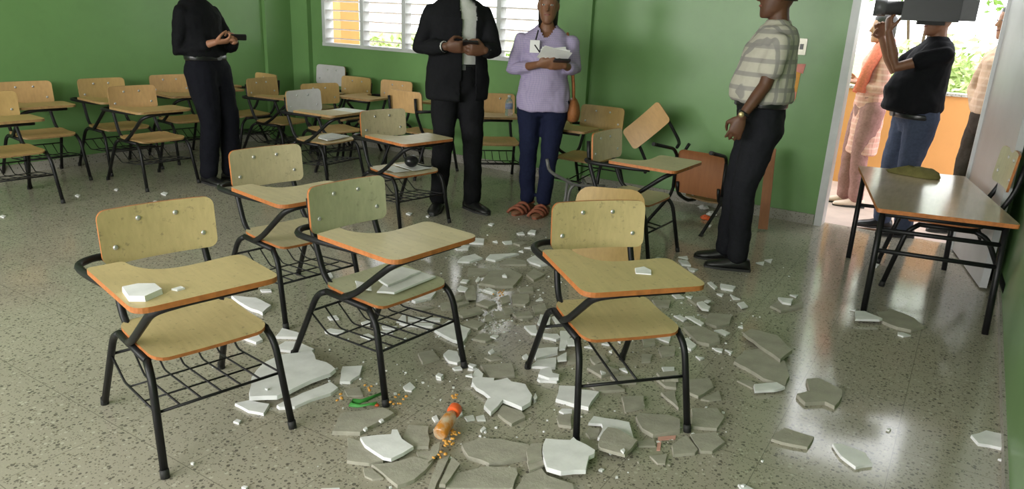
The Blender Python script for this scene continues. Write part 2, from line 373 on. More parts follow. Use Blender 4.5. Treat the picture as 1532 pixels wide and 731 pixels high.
for i, (x, y, rx, rz, mt, lab) in enumerate([(-3.4, 10.9, .95, .75, 'leaf', 'rounded green bush behind the parapet at the doorway edge'), (-.5, 12.2, .9, .80, 'leaf_pale', 'pale green bush beyond the parapet behind the cameraman'),
        (1.5, 11.0, .95, .85, 'leaf', 'leafy bush beyond the parapet beside the man in tan plaid'), (-10.5, 11.5, 1.2, .55, 'leaf_pale', 'pale bush seen through the first window bays'), (-7.4, 12.6, 1.2, .55, 'leaf', 'low green bush seen through the middle of the louvred window')]):
    shrub('bush', lab, (x, y, -.2), rx, .8, rz, mt, group='bushes beyond the parapet')
for x, y, h, lab in [(-5.2, 15.5, 3.0, 'slim tree with pale crown standing far beyond the parapet'), (3.2, 16.5, 2.8, 'broad pale tree far behind the bushes')]:
    shrub('tree', lab, (x, y, -.2), 1.5, 1.2, 1.2, 'leaf_pale', 1600, 'trees beyond the bushes', trunk=h-1.6)['category'] = 'tree'

shrub('tree', 'tall spreading green tree behind the bushes opposite the doorway', (-.95, 14.6, -.2), 2.1, 1.4, 1.7, 'leaf', 4200, 'trees beyond the bushes', trunk=2.15)['category'] = 'tree'  # added tree, its high crown darkens the sky's reflection on the floor

# ------------------------------------------------------------ tablet chairs  (x = sitter's right, y = forward)
TR = .0135
def frame_tube(pts, r=TR, bend=.05, n=8):
    mb = MB(); mb.tube(pts, r, n, 0, bend); return mb
SEATZ = .396
def seat_depth(x, y):
    return .010*math.cos(math.pi*y/.36)*-1 + .010 - (max(0, y-.09)/.08)**2*.016 - .004*(1-(x/.2)**2)
TABLET = round_poly([(.297, -.085), (.297, .366), (-.154, .366), (-.154, .068), (.06, .088), (.135, .06), (.176, -.01), (.184, -.085)], [.02, .055, .05, .045, .06, .04, .05, .02], 6)
CH = {}
def chair_meshes(var):
    if var in CH: return CH[var]
    wd, eg = {'honey': ('honey_wood', 'edge_orange'), 'pale': ('pale_wood', 'edge_orange'), 'green': ('green_wood', 'edge_orange'), 'red': ('red_wood', 'edge_brown'), 'brown': ('brown_wood', 'edge_brown'), 'peach': ('peach_wood', 'edge_brown'), 'white': ('white_laminate', 'edge_brown')}[var]
    seatw = 'honey_wood' if var == 'white' else wd; tabw = {'green': 'pale_wood', 'white': 'pale_wood'}.get(var, wd)
    d = {}
    def put(k, mb, mats):
        me = mb.mesh(k); [me.materials.append(M[x]) for x in mats]; d.setdefault(k, []).append(me)
    put('seat', curved_plate(.402, .345, .05, .012, seat_depth, lambda v: Vector((v.x, v.y-.012, SEATZ+v.z))), (seatw, eg))
    tilt = math.atan2(.278-.263, .79-.596)
    def Tb(v):  # plate x -> x, y -> up, depth -> forward
        u = v.y; return Vector((v.x, -.2705-u*math.sin(tilt)+v.z+.004, .693+u*math.cos(tilt)))
    put('backrest', curved_plate(.406, .197, .032, .012, lambda x, y: .022*(x/.2)**2-.004, Tb, nx=10, mid=3), (wd, eg))
    tb = MB(); tb.prism(TABLET, .639, .657, 0, 1); put('tablet', tb, (tabw, eg))
    for s in (1, -1):
        put('leg', frame_tube([(s*.228, .232, 0.012), (s*.213, .165, .33), (s*.205, .11, .374)], bend=.05), ('black_tube',))
        put('leg', frame_tube([(s*.228, -.379, 0.012), (s*.209, -.215, .345), (s*.205, -.15, .374)], bend=.05), ('black_tube',))
        put('seat_rail', frame_tube([(s*.205, .118, .373), (s*.205, -.158, .373)], bend=0), ('black_tube',))
        put('back_post', frame_tube([(s*.172, -.10, .372), (s*.172, -.205, .40), (s*.165, -.292, .60), (s*.165, -.305, .735)], bend=.06), ('black_tube',))
        for y in (.2345, -.383):
            mb = MB(); mb.tube([(s*.2285, y, 0), (s*.2275, y-.006*(1 if y > 0 else -1), .03)], .0150, 10); put('foot_cap', mb, ('rubber',))
    mb = frame_tube([(.165, -.296, .615), (.225, -.285, .622), (.292, -.225, .625), (.292, -.12, .6255), (.262, .1, .6255), (.225, .17, .6255)], .0135, .06); put('tablet_arm', mb, ('black_tube',))
    mb = frame_tube([(.212, -.035, .385), (.226, .06, .43), (.222, .27, .60), (.15, .315, .625), (-.09, .315, .625)], .0138, .05); put('tablet_brace', mb, ('black_tube',))
    bk = MB(); r = .0042
    bk.tube([(-.217, .185, .215), (.217, .185, .215)], r*1.3, 6); bk.tube([(-.214, -.26, .255), (.214, -.26, .255)], r*1.3, 6)
    for s in (1, -1): bk.tube([(s*.217, .185, .215), (s*.21, -.15, .185), (s*.214, -.26, .255)], r, 6, bend=.02)
    for x in (-.14, -.07, 0, .07, .14): bk.tube([(x, .185, .215), (x, -.16, .184), (x, -.26, .255)], r*.9, 5, bend=.02)
    for y in (-.1, .05): bk.tube([(-.21, y, .197 if y > 0 else .188), (.21, y, .197 if y > 0 else .188)], r*.9, 5)
    put('book_basket', bk, ('black_tube',))
    b2 = MB(); b2.tube([(-.217, .185, .215), (.217, .185, .215)], r*1.5, 6); b2.tube([(-.214, -.26, .255), (.214, -.26, .255)], r*1.5, 6)
    for x in (-.02, .06): b2.tube([(x, .185, .215), (x, -.26, .255)], r*1.2, 6)
    put('book_basket', b2, ('black_tube',))
    bo = MB(); bo.ellipsoid((0, 0, 0), .0095, .0055, .0095, 10, 6); put('bolt', bo, ('bolt_metal',))
    CH[var] = d; return d
def build_chair(var, loc, yaw, label, tablet=True, basket=True, group='tablet chairs of the classroom', name='tablet_chair'):
    d = chair_meshes(var); root = empty(name, loc, R(yaw)); tag(root, label, 'chair', group)
    link('seat', d['seat'][0], root); bkr = link('backrest', d['backrest'][0], root)
    for x, z in ((-.155, .655), (.155, .655), (-.065, .745), (.065, .745)):
        o = link('bolt', d['bolt'][0], bkr); o.location = (x, -.2705+.004+.022*(x/.2)**2-(z-.693)*.077-.002, z)
    legs = [link('leg', me, root) for me in d['leg']]
    for me, k in zip(d['foot_cap'], (0, 1, 2, 3)): link('foot_cap', me, legs[k])
    for me in d['seat_rail']: link('seat_rail', me, root)
    for me in d['back_post']: link('back_post', me, root)
    if tablet:
        link('tablet', d['tablet'][0], root); link('tablet_arm', d['tablet_arm'][0], root); link('tablet_brace', d['tablet_brace'][0], root)
    if basket: link('book_basket', d['book_basket'][1 if basket == 'rack' else 0], root)
    return root
CHAIRS = {}
def chair(key, var, x, y, yaw, label, **k):
    CHAIRS[key] = build_chair(var, (x, y, 0), yaw, label, **k); return CHAIRS[key]
chair('c1', 'honey', -2.176, 1.397, -102.8, 'honey plywood tablet chair with a white plaster chunk on its writing board')
chair('c2', 'green', -1.934, 2.144, -96.6, 'pale green plywood tablet chair with white slabs lying on its seat')
chair('c3', 'pale', -2.787, 2.402, -99.4, 'pale plywood tablet chair standing behind the honey and pale green ones')
chair('c4', 'honey', -1.009, 2.424, -131.8, 'honey plywood tablet chair standing among the grey mortar slabs', basket='rack')
chair('N', 'pale', -3.399, 3.954, -100.9, 'pale plywood tablet chair with papers and a round black pouch on its seat')
chair('J', 'white', -4.725, 4.449, -88, 'tablet chair with a bolted white backrest and a white slab on its seat')
chair('D', 'peach', -5.738, 3.473, -92.3, 'peach plywood tablet chair standing one step out from the left wall row')
chair('A', 'brown', -5.88, 2.43, -94.6, 'brown plywood tablet chair in front of the endmost chair of the left wall row')
chair('B', 'peach', -6.47, 2.96, -96.4, 'peach plywood tablet chair at the end of the left wall row')
chair('C', 'brown', -6.44, 3.594, -94.6, 'brown plywood tablet chair against the left wall behind the peach one')
chair('E', 'peach', -6.46, 4.27, -97, 'peach plywood tablet chair against the left wall next to the man in black')
chair('F', 'brown', -6.42, 4.93, 172, 'brown plywood tablet chair near the left end of the window wall')
chair('K', 'brown', -5.62, 5.50, 183, 'brown plywood tablet chair against the window wall below the louvres', basket='rack')
chair('L', 'peach', -5.09, 5.55, 184, 'peach plywood tablet chair against the window wall below the louvres', basket='rack')
chair('M', 'peach', -4.42, 5.42, -3, 'peach plywood tablet chair turned to face the window wall beside the suited man', basket='rack')
chair('G', 'brown', -5.78, 4.88, -84, 'brown plywood tablet chair between the left wall row and the window wall row')
chair('I', 'brown', -5.07, 4.885, -104, 'brown plywood chair without writing board right behind the white backed tablet chair', tablet=False)
chair('O', 'peach', -3.62, 5.47, 222, 'peach plywood tablet chair carrying a clear water bottle on its board')
chair('P', 'brown', -2.653, 5.373, 179.6, 'brown plywood tablet chair by the wall pier beside the hanging brown bag', basket='rack')
chair('S', 'pale', -1.761, 4.38, -93, 'pale plywood tablet chair standing upright in front of the fallen ones', basket='rack')
h = chair('H', 'white', -6.14, 5.60, 180, 'tall white backed chair in the corner under the louvred window', tablet=False, basket=False); h.scale = (1.1, 1.1, 1.1)
wch = chair('W', 'green', 0, 0, 0, 'green plywood chair without writing board pushed under the wooden table', tablet=False, basket=False, group=None, name='school_chair')
wch.location = (-.05, 5.06, 0); wch.rotation_euler = (0, 0, R(99)); wch.scale = (1.1, 1.1, 1.1)
# chair fallen on its back by the wall : local forward points up, local up points to the wall
t = chair('T', 'red', 0, 0, 0, 'red brown chair fallen on its back against the green wall, legs in the air', tablet=False, basket=False)
link('tablet_arm', chair_meshes('red')['tablet_arm'][0], t)
tip = math.atan2(.379-.318, .79)
t.matrix_world = Matrix.Translation((-1.74, 5.085, .008)) @ Matrix.Rotation(R(-6), 4, 'Z') @ Matrix.Rotation(R(180), 4, 'Z') @ Matrix.Rotation(R(90), 4, 'X') @ Matrix.Rotation(0, 4, 'X') @ Matrix.Translation((0, .379, 0))
# torn-off backrest with bent posts leaning on the wall
bb = empty('broken_backrest'); tag(bb, 'torn off plywood backrest with bent black posts leaning on the green wall', 'chair part')
bc = pxY(967, 188, 5.62)
link('backrest', chair_meshes('peach')['backrest'][0], bb)
for me in chair_meshes('peach')['back_post']: link('back_post', me, bb)
bb.matrix_world = Matrix.Translation(bc) @ Matrix.Rotation(R(178), 4, 'Z') @ Matrix.Rotation(R(44), 4, 'Y') @ Matrix.Translation((0, .26, -.693))
# loose seat board standing on edge behind the honey chair
ls = empty('loose_seat_board', (0, 0, 0)); tag(ls, 'loose brown plywood seat board standing on edge behind a honey chair', 'board')
lb = curved_plate(.42, .52, .09, .012, lambda x, y: .012*(x/.2)**2, lambda v: Vector((v.x, v.z, v.y+.26))).obj('board', ('brown_wood', 'edge_brown'), ls)
lg = MB(); lg.tube([(-.14, -.012, .02), (-.14, -.10, .0), (-.14, -.16, .0)], .011, 8, bend=.03); lg.tube([(.14, -.012, .02), (.14, -.10, .0), (.14, -.16, .0)], .011, 8, bend=.03); lg.obj('support_tube', 'black_tube', ls)
ls.location = (-1.72, 3.86, .012); ls.rotation_euler = (R(-9), 0, R(24))
# bare bent frame by the woman's feet
bf = empty('bare_chair_frame', px(856, 342)); tag(bf, 'bare grey metal chair frame without boards beside the woman in lavender', 'frame')
def rel(o, p): return Vector(p)-o.location
g0 = bf.location.copy(); ax = Vector((.8, .6, 0)); ay = Vector((.6, -.8, 0))*.0+Vector((.55, .45, 0))
def fp(u, v, z): return (ax*u+Vector((-.6, .8, 0))*v+Vector((0, 0, z)))
for nm, pts in (('leg', [(-.06, 0, 0), (-.04, 0, .30), (.0, 0, .34)]), ('leg', [(.09, 0, 0), (.08, 0, .32)]), ('leg', [(-.05, .34, 0), (-.03, .34, .34)]), ('leg', [(.1, .34, 0), (.09, .34, .34)]),
               ('back_post', [(-.22, .0, .52), (-.2, 0, .43), (.0, 0, .33), (.22, 0, .33)]), ('seat_rail', [(-.03, 0, .335), (-.03, .36, .335)]), ('seat_rail', [(.09, 0, .32), (.09, .36, .335)])):
    mb = MB(); mb.tube([fp(p[0], p[1]*.5, p[2]) for p in pts], .012, 8, bend=.05); mb.obj(nm, 'grey_tube', bf)

# ------------------------------------------------------------ table at the door
tcorn = [Vector((-.60, 5.50, 0)), Vector((-.325, 4.20, 0)), Vector((.318, 4.335, 0)), Vector((.043, 5.635, 0))]
tc = sum(tcorn, Vector())/4
tb = empty('wooden_table', tc); tag(tb, 'low rectangular wooden table with black metal legs in front of the doorway', 'table')
top = [tuple((c-tc).to_2d()) for c in tcorn]
mb = MB(); mb.prism(round_poly(top, .02, 3), .578, .60, 0, 1); mb.obj('tabletop', ('table_wood', 'edge_orange'), tb)
feet = [Vector((-.525, 5.25, 0)), Vector((-.297, 4.25, 0)), Vector((.285, 4.31, 0)), Vector((.045, 5.40, 0))]
tops = [c+(tc-c)*.12 for c in tcorn]
for f_, t_ in zip(feet, tops):
    a = f_-tc; b = t_-tc; mb = MB(); mb.tube([(a.x, a.y, 0), (b.x, b.y, .578)], .0165, 8); mb.obj('leg', 'black_tube', tb)
def lp(i, z): a = feet[i]-tc; b = tops[i]-tc; p = a.lerp(b, z/.578); return (p.x, p.y, z)
for i, j in ((0, 1), (1, 2), (2, 3), (3, 0)):
    mb = MB(); mb.tube([lp(i, .555), lp(j, .555)], .0125, 8); mb.obj('apron_rail', 'black_tube', tb)
mb = MB(); mb.tube([lp(1, .355), lp(2, .355)], .0125, 8); mb.obj('stretcher', 'black_tube', tb)
mb = MB(); mb.tube([lp(1, .47), lp(2, .47)], .0125, 8); mb.obj('stretcher', 'black_tube', tb)
mb = MB(); mb.tube([lp(0, .355), lp(3, .355)], .0125, 8); mb.obj('stretcher', 'black_tube', tb)

# ------------------------------------------------------------ fallen plaster
SH = []   # (world polygon, top z)
def inside(p, poly):
    c = False; n = len(poly)
    for i in range(n):
        a, b = poly[i], poly[i-1]
        if (a[1] > p[1]) != (b[1] > p[1]) and p[0] < (b[0]-a[0])*(p[1]-a[1])/(b[1]-a[1])+a[0]: c = not c
    return c
def overlap(P, Q):
    if max(p[0] for p in P) < min(q[0] for q in Q) or max(q[0] for q in Q) < min(p[0] for p in P) or max(p[1] for p in P) < min(q[1] for q in Q) or max(q[1] for q in Q) < min(p[1] for p in P): return False
    cP = (sum(p[0] for p in P)/len(P), sum(p[1] for p in P)/len(P)); cQ = (sum(p[0] for p in Q)/len(Q), sum(p[1] for p in Q)/len(Q))
    def sub(A, c): return [c]+A+[((a[0]+c[0])/2, (a[1]+c[1])/2) for a in A]+[((A[i][0]+A[i-1][0])/2, (A[i][1]+A[i-1][1])/2) for i in range(len(A))]
    return any(inside(p, Q) for p in sub(P, cP)) or any(inside(q, P) for q in sub(Q, cQ))
def rough_edges(poly, rnd, amp):
    out = []
    for i in range(len(poly)):
        a, b = Vector(poly[i]), Vector(poly[(i+1) % len(poly)]); d = b-a; L = d.length; out.append(tuple(a))
        k = int(L/.06)
        nrm = Vector((-d.y, d.x)).normalized() if L > 1e-6 else Vector((0, 0))
        for j in range(1, k+1): out.append(tuple(a+d*(j/(k+1))+nrm*rnd.uniform(-amp, amp)))
    return out
WL = 'white faced plaster shard lying among the rubble on the terrazzo floor'; GL = 'grey mortar slab lying face down among the rubble on the floor'
LM = [((-2.18, 1.40), 'the plaster topped honey chair'), ((-1.93, 2.14), 'the pale green chair'), ((-2.79, 2.40), 'the pale chair behind the green'), ((-1.01, 2.42), 'the honey chair amid mortar'), ((-1.76, 4.38), 'the chair before the fallen ones'),
      ((-1.13, 4.55), 'the man in plaid'), ((-.05, 4.8), 'the wooden table'), ((-5.9, 3.0), 'the left wall chairs'), ((-3.4, 4.2), 'the suited man'), ((-2.83, 4.8), 'the woman in lavender'), ((-1.45, 1.65), 'the orange capped bottle'), ((-1.35, 3.3), 'the trodden rubble'), ((-.45, 3.3), 'the bare floor before the doorway'), ((-.7, 1.95), 'the pink paint chip'), ((.3, 2.7), 'the right wall')]
def shard_label(white, area, n, c):
    d, lm = min((math.hypot(c.x-p[0], c.y-p[1]), t) for p, t in LM)
    size = 'tiny' if area < .0012 else ('small' if area < .004 else ('medium' if area < .014 else 'large'))
    side = {3: 'three cornered', 4: 'four cornered', 5: 'five cornered'}.get(n, 'many cornered')
    return '%s %s %s lying %s %s' % (size, side, 'white plaster shard' if white else 'grey mortar slab', 'against' if d < .36 else 'near', lm)
def shard(pxpoly, white=True, label=None, th=None, z0=None, minz=0):
    rnd = random.Random(int(pxpoly[0][0]*13+pxpoly[0][1]*7))
    zg = z0 or 0
    poly = [tuple(px(x, y, zg+.012).to_2d()) for x, y in pxpoly]
    area = abs(sum(poly[i][0]*poly[i-1][1]-poly[i-1][0]*poly[i][1] for i in range(len(poly))))/2
    if th is None: th = .008 if area < .004 else (.013 if area < .02 else .017)
    poly = rough_edges(poly, rnd, .004 if area > .004 else .002)
    if z0 is None:
        z = minz
        for Q, tz in SH:
            if overlap(poly, Q): z = max(z, tz)
        SH.append((poly, z+th))
    else: z = z0
    n = len(poly); c = Vector((sum(p[0] for p in poly)/n, sum(p[1] for p in poly)/n, z))
    mb = MB(); mb.prism([(p[0]-c.x, p[1]-c.y) for p in poly], .0005, th, 0, 1, taper=.02)
    o = mb.obj('plaster_shard' if white else 'mortar_piece', ('plaster_white', 'plaster_white') if white else ('mortar_grey', 'mortar_grey')); o.location = c
    tag(o, label or shard_label(white, area, len(pxpoly), c), 'rubble', None if label else ('white plaster shards on the floor' if white else 'grey mortar slabs on the floor'))
    return o
def zone(ox, oy, sc, white, polys, **k):
    return [shard([(ox+x/sc, oy+y/sc) for x, y in p], white, **k) for p in polys]
# grey slabs first, the white ones partly lie on them
zone(700, 330, 4.875, False, [[(80,460),(160,370),(300,350),(400,400),(330,480),(200,480)], [(60,600),(120,570),(215,605),(150,630)], [(320,540),(440,530),(450,590),(420,610),(330,605)], [(230,318),(290,270),(420,290),(430,318)], [(425,390),(480,350),(560,390),(480,435)], [(340,690),(420,660),(480,700),(400,720)], [(0,345),(150,345),(150,380),(0,400)], [(20,650),(110,650),(80,690)],
    [(330,160),(400,150),(430,165),(380,178)], [(230,560),(300,540),(310,590),(250,610)], [(-40,480),(40,470),(60,520),(-20,530)], [(470,620),(560,600),(580,650),(490,670)], [(-90,560),(-20,540),(10,600),(-70,620)], [(180,660),(300,650),(310,690),(200,700)], [(-60,640),(-10,630),(0,670),(-50,680)], [(360,490),(470,480),(480,515),(380,522)], [(120,690),(170,680),(180,720),(130,725)], [(-200,600),(-120,590),(-110,640),(-190,645)]])
zone(600, 420, 5.22, False, [[(430,260),(600,210),(650,250),(480,290)], [(560,450),(640,400),(730,440),(660,470)], [(650,590),(740,570),(790,600),(700,612)], [(480,340),(560,300),(660,330),(600,370)], [(70,210),(180,190),(260,200),(160,225)], [(870,270),(1000,250),(1030,290),(900,300)], [(380,150),(470,120),(480,160),(400,180)], [(500,100),(580,95),(585,150),(510,155)], [(130,560),(250,540),(300,600),(170,640)], [(790,220),(860,215),(880,260),(810,270)]])
zone(480, 560, 4.275, False, [[(70,370),(130,250),(400,215),(470,250),(300,345),(250,375)], [(165,550),(170,400),(255,425),(330,505),(400,550),(310,568),(230,560)], [(320,572),(460,562),(600,522),(720,552),(670,612),(600,670),(490,710),(440,670)], [(520,400),(560,320),(690,330),(690,460),(590,460)], [(610,485),(740,475),(720,545),(630,530)], [(270,590),(320,590),(400,655),(330,662),(280,640)], [(150,90),(250,70),(270,125),(170,128)]])
zone(640, 540, 3.825, False, [[(190,480),(300,440),(420,450),(580,480),(600,545),(530,560),(350,590),(230,550)], [(100,731),(150,650),(330,605),(510,612),(518,650),(490,731)], [(500,731),(545,650),(650,610),(680,650),(830,700),(840,731)], [(400,300),(430,250),(540,285),(560,320),(480,360)], [(565,580),(655,560),(665,605),(580,640)], [(0,731),(60,565),(128,535),(50,700),(40,731)], [(65,731),(140,570),(185,610),(100,731)], [(300,20),(480,10),(500,80),(360,100)], [(20,500),(70,470),(60,540),(0,590)]])
zone(780, 560, 4.272, False, [[(410,362),(430,330),(500,335),(490,390),(440,400)], [(60,470),(130,470),(130,560),(40,590),(30,520)], [(230,260),(320,250),(320,330),(240,320)]])
zone(930, 560, 4.272, False, [[(90,270),(110,250),(300,260),(375,290),(375,360),(200,390),(130,350)], [(445,215),(610,210),(660,270),(610,345),(445,330)], [(320,450),(415,385),(490,480),(470,500),(330,510)], [(435,380),(600,365),(660,430),(580,490),(505,488)], [(250,112),(340,100),(365,215),(290,150)], [(200,10),(340,0),(350,85),(280,75)], [(415,30),(560,20),(590,80),(490,140),(425,112)], [(505,150),(620,95),(640,150),(560,160)], [(180,510),(290,500),(280,560),(230,560)], [(0,140),(140,135),(150,200),(20,230)], [(100,420),(210,400),(220,450),(110,450)]])
zone(960, 380, 3.653, False, [[(225,400),(320,390),(420,440),(430,480),(370,495),(300,480)], [(345,370),(370,320),(500,330),(480,380),(410,395)], [(250,240),(340,225),(400,262),(300,275)], [(0,450),(70,455),(75,490),(10,500)], [(80,660),(200,650),(200,700),(120,700)], [(60,250),(160,250),(150,285),(80,285)], [(0,540),(60,540),(50,580),(0,585)], [(90,510),(180,500),(180,545),(110,555)]])
zone(1060, 380, 3.045, False, [[(115,490),(160,440),(240,430),(350,490),(370,560),(350,605),(250,570),(170,520)], [(155,375),(190,355),(310,385),(380,455),(325,500),(225,430)], [(445,570),(500,565),(609,620),(609,650),(575,697),(530,675),(440,680),(400,640),(460,625)], [(280,235),(320,205),(375,240),(430,210),(430,240),(330,260)], [(130,570),(190,570),(250,600),(200,605)]])
zone(760, 440, 4.57, False, [[(400,425),(475,395),(478,460),(405,470)], [(540,500),(640,470),(760,520),(640,560)], [(540,600),(700,590),(800,650),(600,660)], [(560,430),(640,410),(690,450),(600,480)], [(700,560),(860,560),(880,600),(740,610)], [(220,330),(330,335),(330,360),(220,360)]])
shard([(1100+x/3.546, 560+y/3.546) for x, y in [(190,340),(260,280),(420,330),(385,385),(300,370)]], False, 'single thin grey mortar slab lying apart near a pointed white shard')
shard([(1240+x/8.511, 440+y/8.511) for x, y in [(600,230),(740,220),(780,185),(850,215),(1000,270),(1090,310),(1215,415),(1050,465),(880,430),(680,350)]], False, 'grey mortar slab lying beside the table leg')
# white shards
Z = (340, 430, 3.482)
def one(z, poly, label, **k): return shard([(z[0]+x/z[2], z[1]+y/z[2]) for x, y in poly], k.pop('white', True), label, **k)
one(Z, [(255,612),(300,590),(440,530),(540,490),(580,520),(540,550),(440,580),(350,620),(270,624)], 'long white plaster shard sticking out from under the biggest slab')
one(Z, [(38,602),(115,585),(220,605),(190,655),(110,640)], 'flat white plaster shard under the left corner of the biggest slab')
one(Z, [(115,595),(125,490),(150,455),(195,410),(270,370),(445,350),(465,395),(520,410),(568,445),(540,470),(440,505),(330,560),(260,590)], 'biggest white plaster slab lying on other shards beside the honey chair', minz=.017)
zone(*Z, True, [[(585,490),(600,410),(705,405),(690,455),(640,490)], [(250,255),(285,210),(375,235),(365,258)], [(245,310),(300,280),(370,280),(455,320),(430,340),(260,320)], [(20,45),(150,55),(230,95),(185,135),(100,100)], [(75,255),(160,235),(185,270),(150,285)], [(30,690),(50,678),(72,685),(60,700)], [(170,5),(225,3),(230,14),(180,16)]])
zone(400, 380, 4.569, True, [[(410,420),(470,410),(490,435),(430,440)], [(390,515),(430,500),(530,515),(510,535),(400,530)], [(640,460),(700,440),(720,475),(650,475)], [(635,550),(690,535),(735,560),(700,575)], [(880,455),(920,410),(945,412),(950,460)], [(960,425),(1190,435),(1180,452),(960,450)], [(900,468),(1150,472),(1130,492),(950,484)], [(780,480),(890,488),(870,505),(790,500)], [(770,520),(840,510),(860,530),(780,535)], [(1140,520),(1240,455),(1390,515),(1340,605),(1270,590)], [(985,315),(1060,260),(1155,255),(1120,300),(1010,325)], [(910,315),(950,290),(985,295),(970,315)], [(380,140),(430,115),(450,150),(400,165)]])
zone(600, 420, 5.22, True, [[(330,570),(370,535),(440,550),(470,620),(440,640),(370,625),(345,595)], [(520,680),(540,650),(595,675),(560,685)], [(400,670),(460,655),(480,680),(420,685)], [(680,545),(715,520),(730,545),(700,560)], [(560,720),(590,700),(630,731),(580,735)], [(945,580),(980,560),(1000,590),(960,600)]])
zone(700, 330, 4.875, True, [[(355,85),(400,75),(415,95),(370,95)], [(435,85),(460,65),(500,70),(490,95)], [(250,145),(320,140),(325,160),(270,165)], [(10,160),(60,125),(120,130),(115,165)], [(410,190),(470,180),(480,198)], [(130,275),(160,245),(340,235),(375,240),(270,265),(200,290)], [(430,280),(490,250),(540,265),(600,310),(530,325),(450,300)], [(90,500),(150,490),(210,520),(180,530)], [(250,420),(270,405),(285,425)], [(495,575),(530,550),(550,570)], [(55,430),(75,400),(95,420),(75,440)], [(180,145),(210,138),(218,152)], [(370,215),(400,208),(405,222)]])
zone(600, 330, 4.875, True, [[(390,195),(440,175),(505,180),(490,205),(410,208)], [(430,440),(450,420),(500,425),(480,445)], [(410,505),(430,480),(490,500),(470,525),(420,520)], [(600,505),(640,490),(700,520),(670,525)], [(410,295),(450,260),(540,240),(595,270),(500,300)], [(735,420),(755,408),(770,425)]])
one((480, 560, 4.275), [(250,420),(450,400),(455,370),(490,370),(520,430),(595,480),(450,560),(400,550),(330,505),(280,470)], 'white four sided plaster shard lying on grey mortar slabs near the orange capped bottle')
zone(480, 560, 4.275, True, [[(525,70),(570,40),(605,75),(580,98),(540,92)], [(710,265),(740,250),(755,285),(730,292)], [(0,720),(120,715),(125,731),(0,735)], [(270,365),(290,350),(300,365),(285,375)], [(370,310),(390,298),(405,310),(385,320)], [(735,5),(760,0),(785,10),(770,25),(740,20)]])
one((640, 540, 3.825), [(250,130),(265,65),(285,55),(315,85),(310,105),(380,110),(375,125),(455,108),(480,130),(560,145),(600,210),(590,250),(540,280),(430,235),(360,310),(320,270),(340,230),(360,225),(320,190),(275,165)], 'jagged white plaster slab with many corners in the middle of the floor')
zone(640, 540, 3.825, True, [[(145,260),(185,250),(200,300),(170,315)], [(210,310),(260,300),(270,325),(225,332)], [(275,310),(320,300),(332,330),(285,330)], [(300,385),(320,365),(335,378),(310,395)], [(625,100),(640,65),(700,50),(720,80),(755,100),(740,115),(640,110)], [(602,200),(612,190),(622,220),(608,230)], [(45,85),(60,70),(90,80),(75,97)], [(230,25),(240,15),(280,25),(260,40)], [(215,105),(250,95),(255,112)]])
Z6 = (780, 560, 4.272)
one(Z6, [(130,525),(150,445),(310,455),(330,435),(350,455),(470,520),(465,545),(430,560),(410,650),(250,662),(160,635)], 'broad six cornered white plaster shard in front of a honey chair leg')
one(Z6, [(425,320),(460,275),(690,315),(720,420),(620,370),(550,360),(500,420),(485,415),(520,345),(510,325)], 'bent white plaster shard half covered by a grey mortar slab')
one(Z6, [(490,490),(500,430),(550,365),(610,375),(740,450),(660,545),(500,500)], 'grey mortar slab lying over the bent white shard', white=False)
zone(*Z6, True, [[(240,226),(260,210),(325,212),(325,235),(270,240)], [(218,160),(240,75),(370,80),(385,100),(500,115),(430,215),(340,195)], [(630,525),(650,515),(660,530),(650,545)], [(75,150),(90,120),(102,150),(85,170)]])
zone(960, 380, 3.653, True, [[(165,215),(200,210),(235,232),(190,235)], [(360,150),(380,145),(415,175),(400,185)], [(430,160),(515,175),(500,195),(435,185)], [(300,275),(330,268),(375,300),(365,315),(330,310)], [(175,330),(210,328),(250,350),(230,362)], [(235,350),(270,350),(340,388),(325,400)], [(70,450),(160,440),(150,475)], [(220,465),(250,455),(300,495),(270,520),(230,500)], [(385,505),(445,512),(440,528),(410,520)], [(455,515),(500,525),(490,536)], [(295,550),(345,560),(320,570)], [(395,410),(440,405),(485,425),(460,438)], [(110,610),(180,610),(180,630),(120,630)], [(485,215),(540,240),(500,240)], [(525,265),(548,260),(548,292)], [(200,30),(250,35),(270,60),(220,55)], [(250,65),(310,78),(290,88),(260,85)], [(200,10),(250,5),(255,22)], [(240,235),(280,235),(270,248)], [(410,210),(450,212),(440,225)]])
zone(1060, 380, 3.045, True, [[(315,205),(385,212),(375,235),(335,228)], [(130,225),(160,218),(180,240),(150,248)], [(215,35),(255,30),(250,45)], [(255,22),(292,18),(285,35)], [(135,325),(155,318),(158,332)], [(370,180),(410,182),(400,192)]])
one((1060, 380, 3.045), [(205,600),(310,590),(350,612),(300,625),(210,630)], 'narrow white plaster shard lying on end beside large grey mortar slabs')
ZR = (1100, 560, 3.546)
one(ZR, [(515,365),(560,365),(690,415),(730,475),(640,490),(560,430)], 'pointed white plaster shard lying alone on the bare terrazzo')
one(ZR, [(1250,320),(1330,295),(1425,315),(1430,345),(1420,390),(1290,365)], 'white plaster shard lying against the right wall skirting')
zone(*ZR, True, [[(15,575),(60,580),(110,606),(40,612)], [(1395,440),(1435,435),(1425,450)]])
one((1240, 440, 8.511), [(330,350),(330,245),(450,250),(600,310),(680,345),(640,360)], 'white plaster shard tucked against the grey slab by the table leg')
zone(1240, 440, 8.511, True, [[(880,470),(950,475),(1050,510),(950,525),(880,500)], [(270,180),(350,175),(340,195)]])
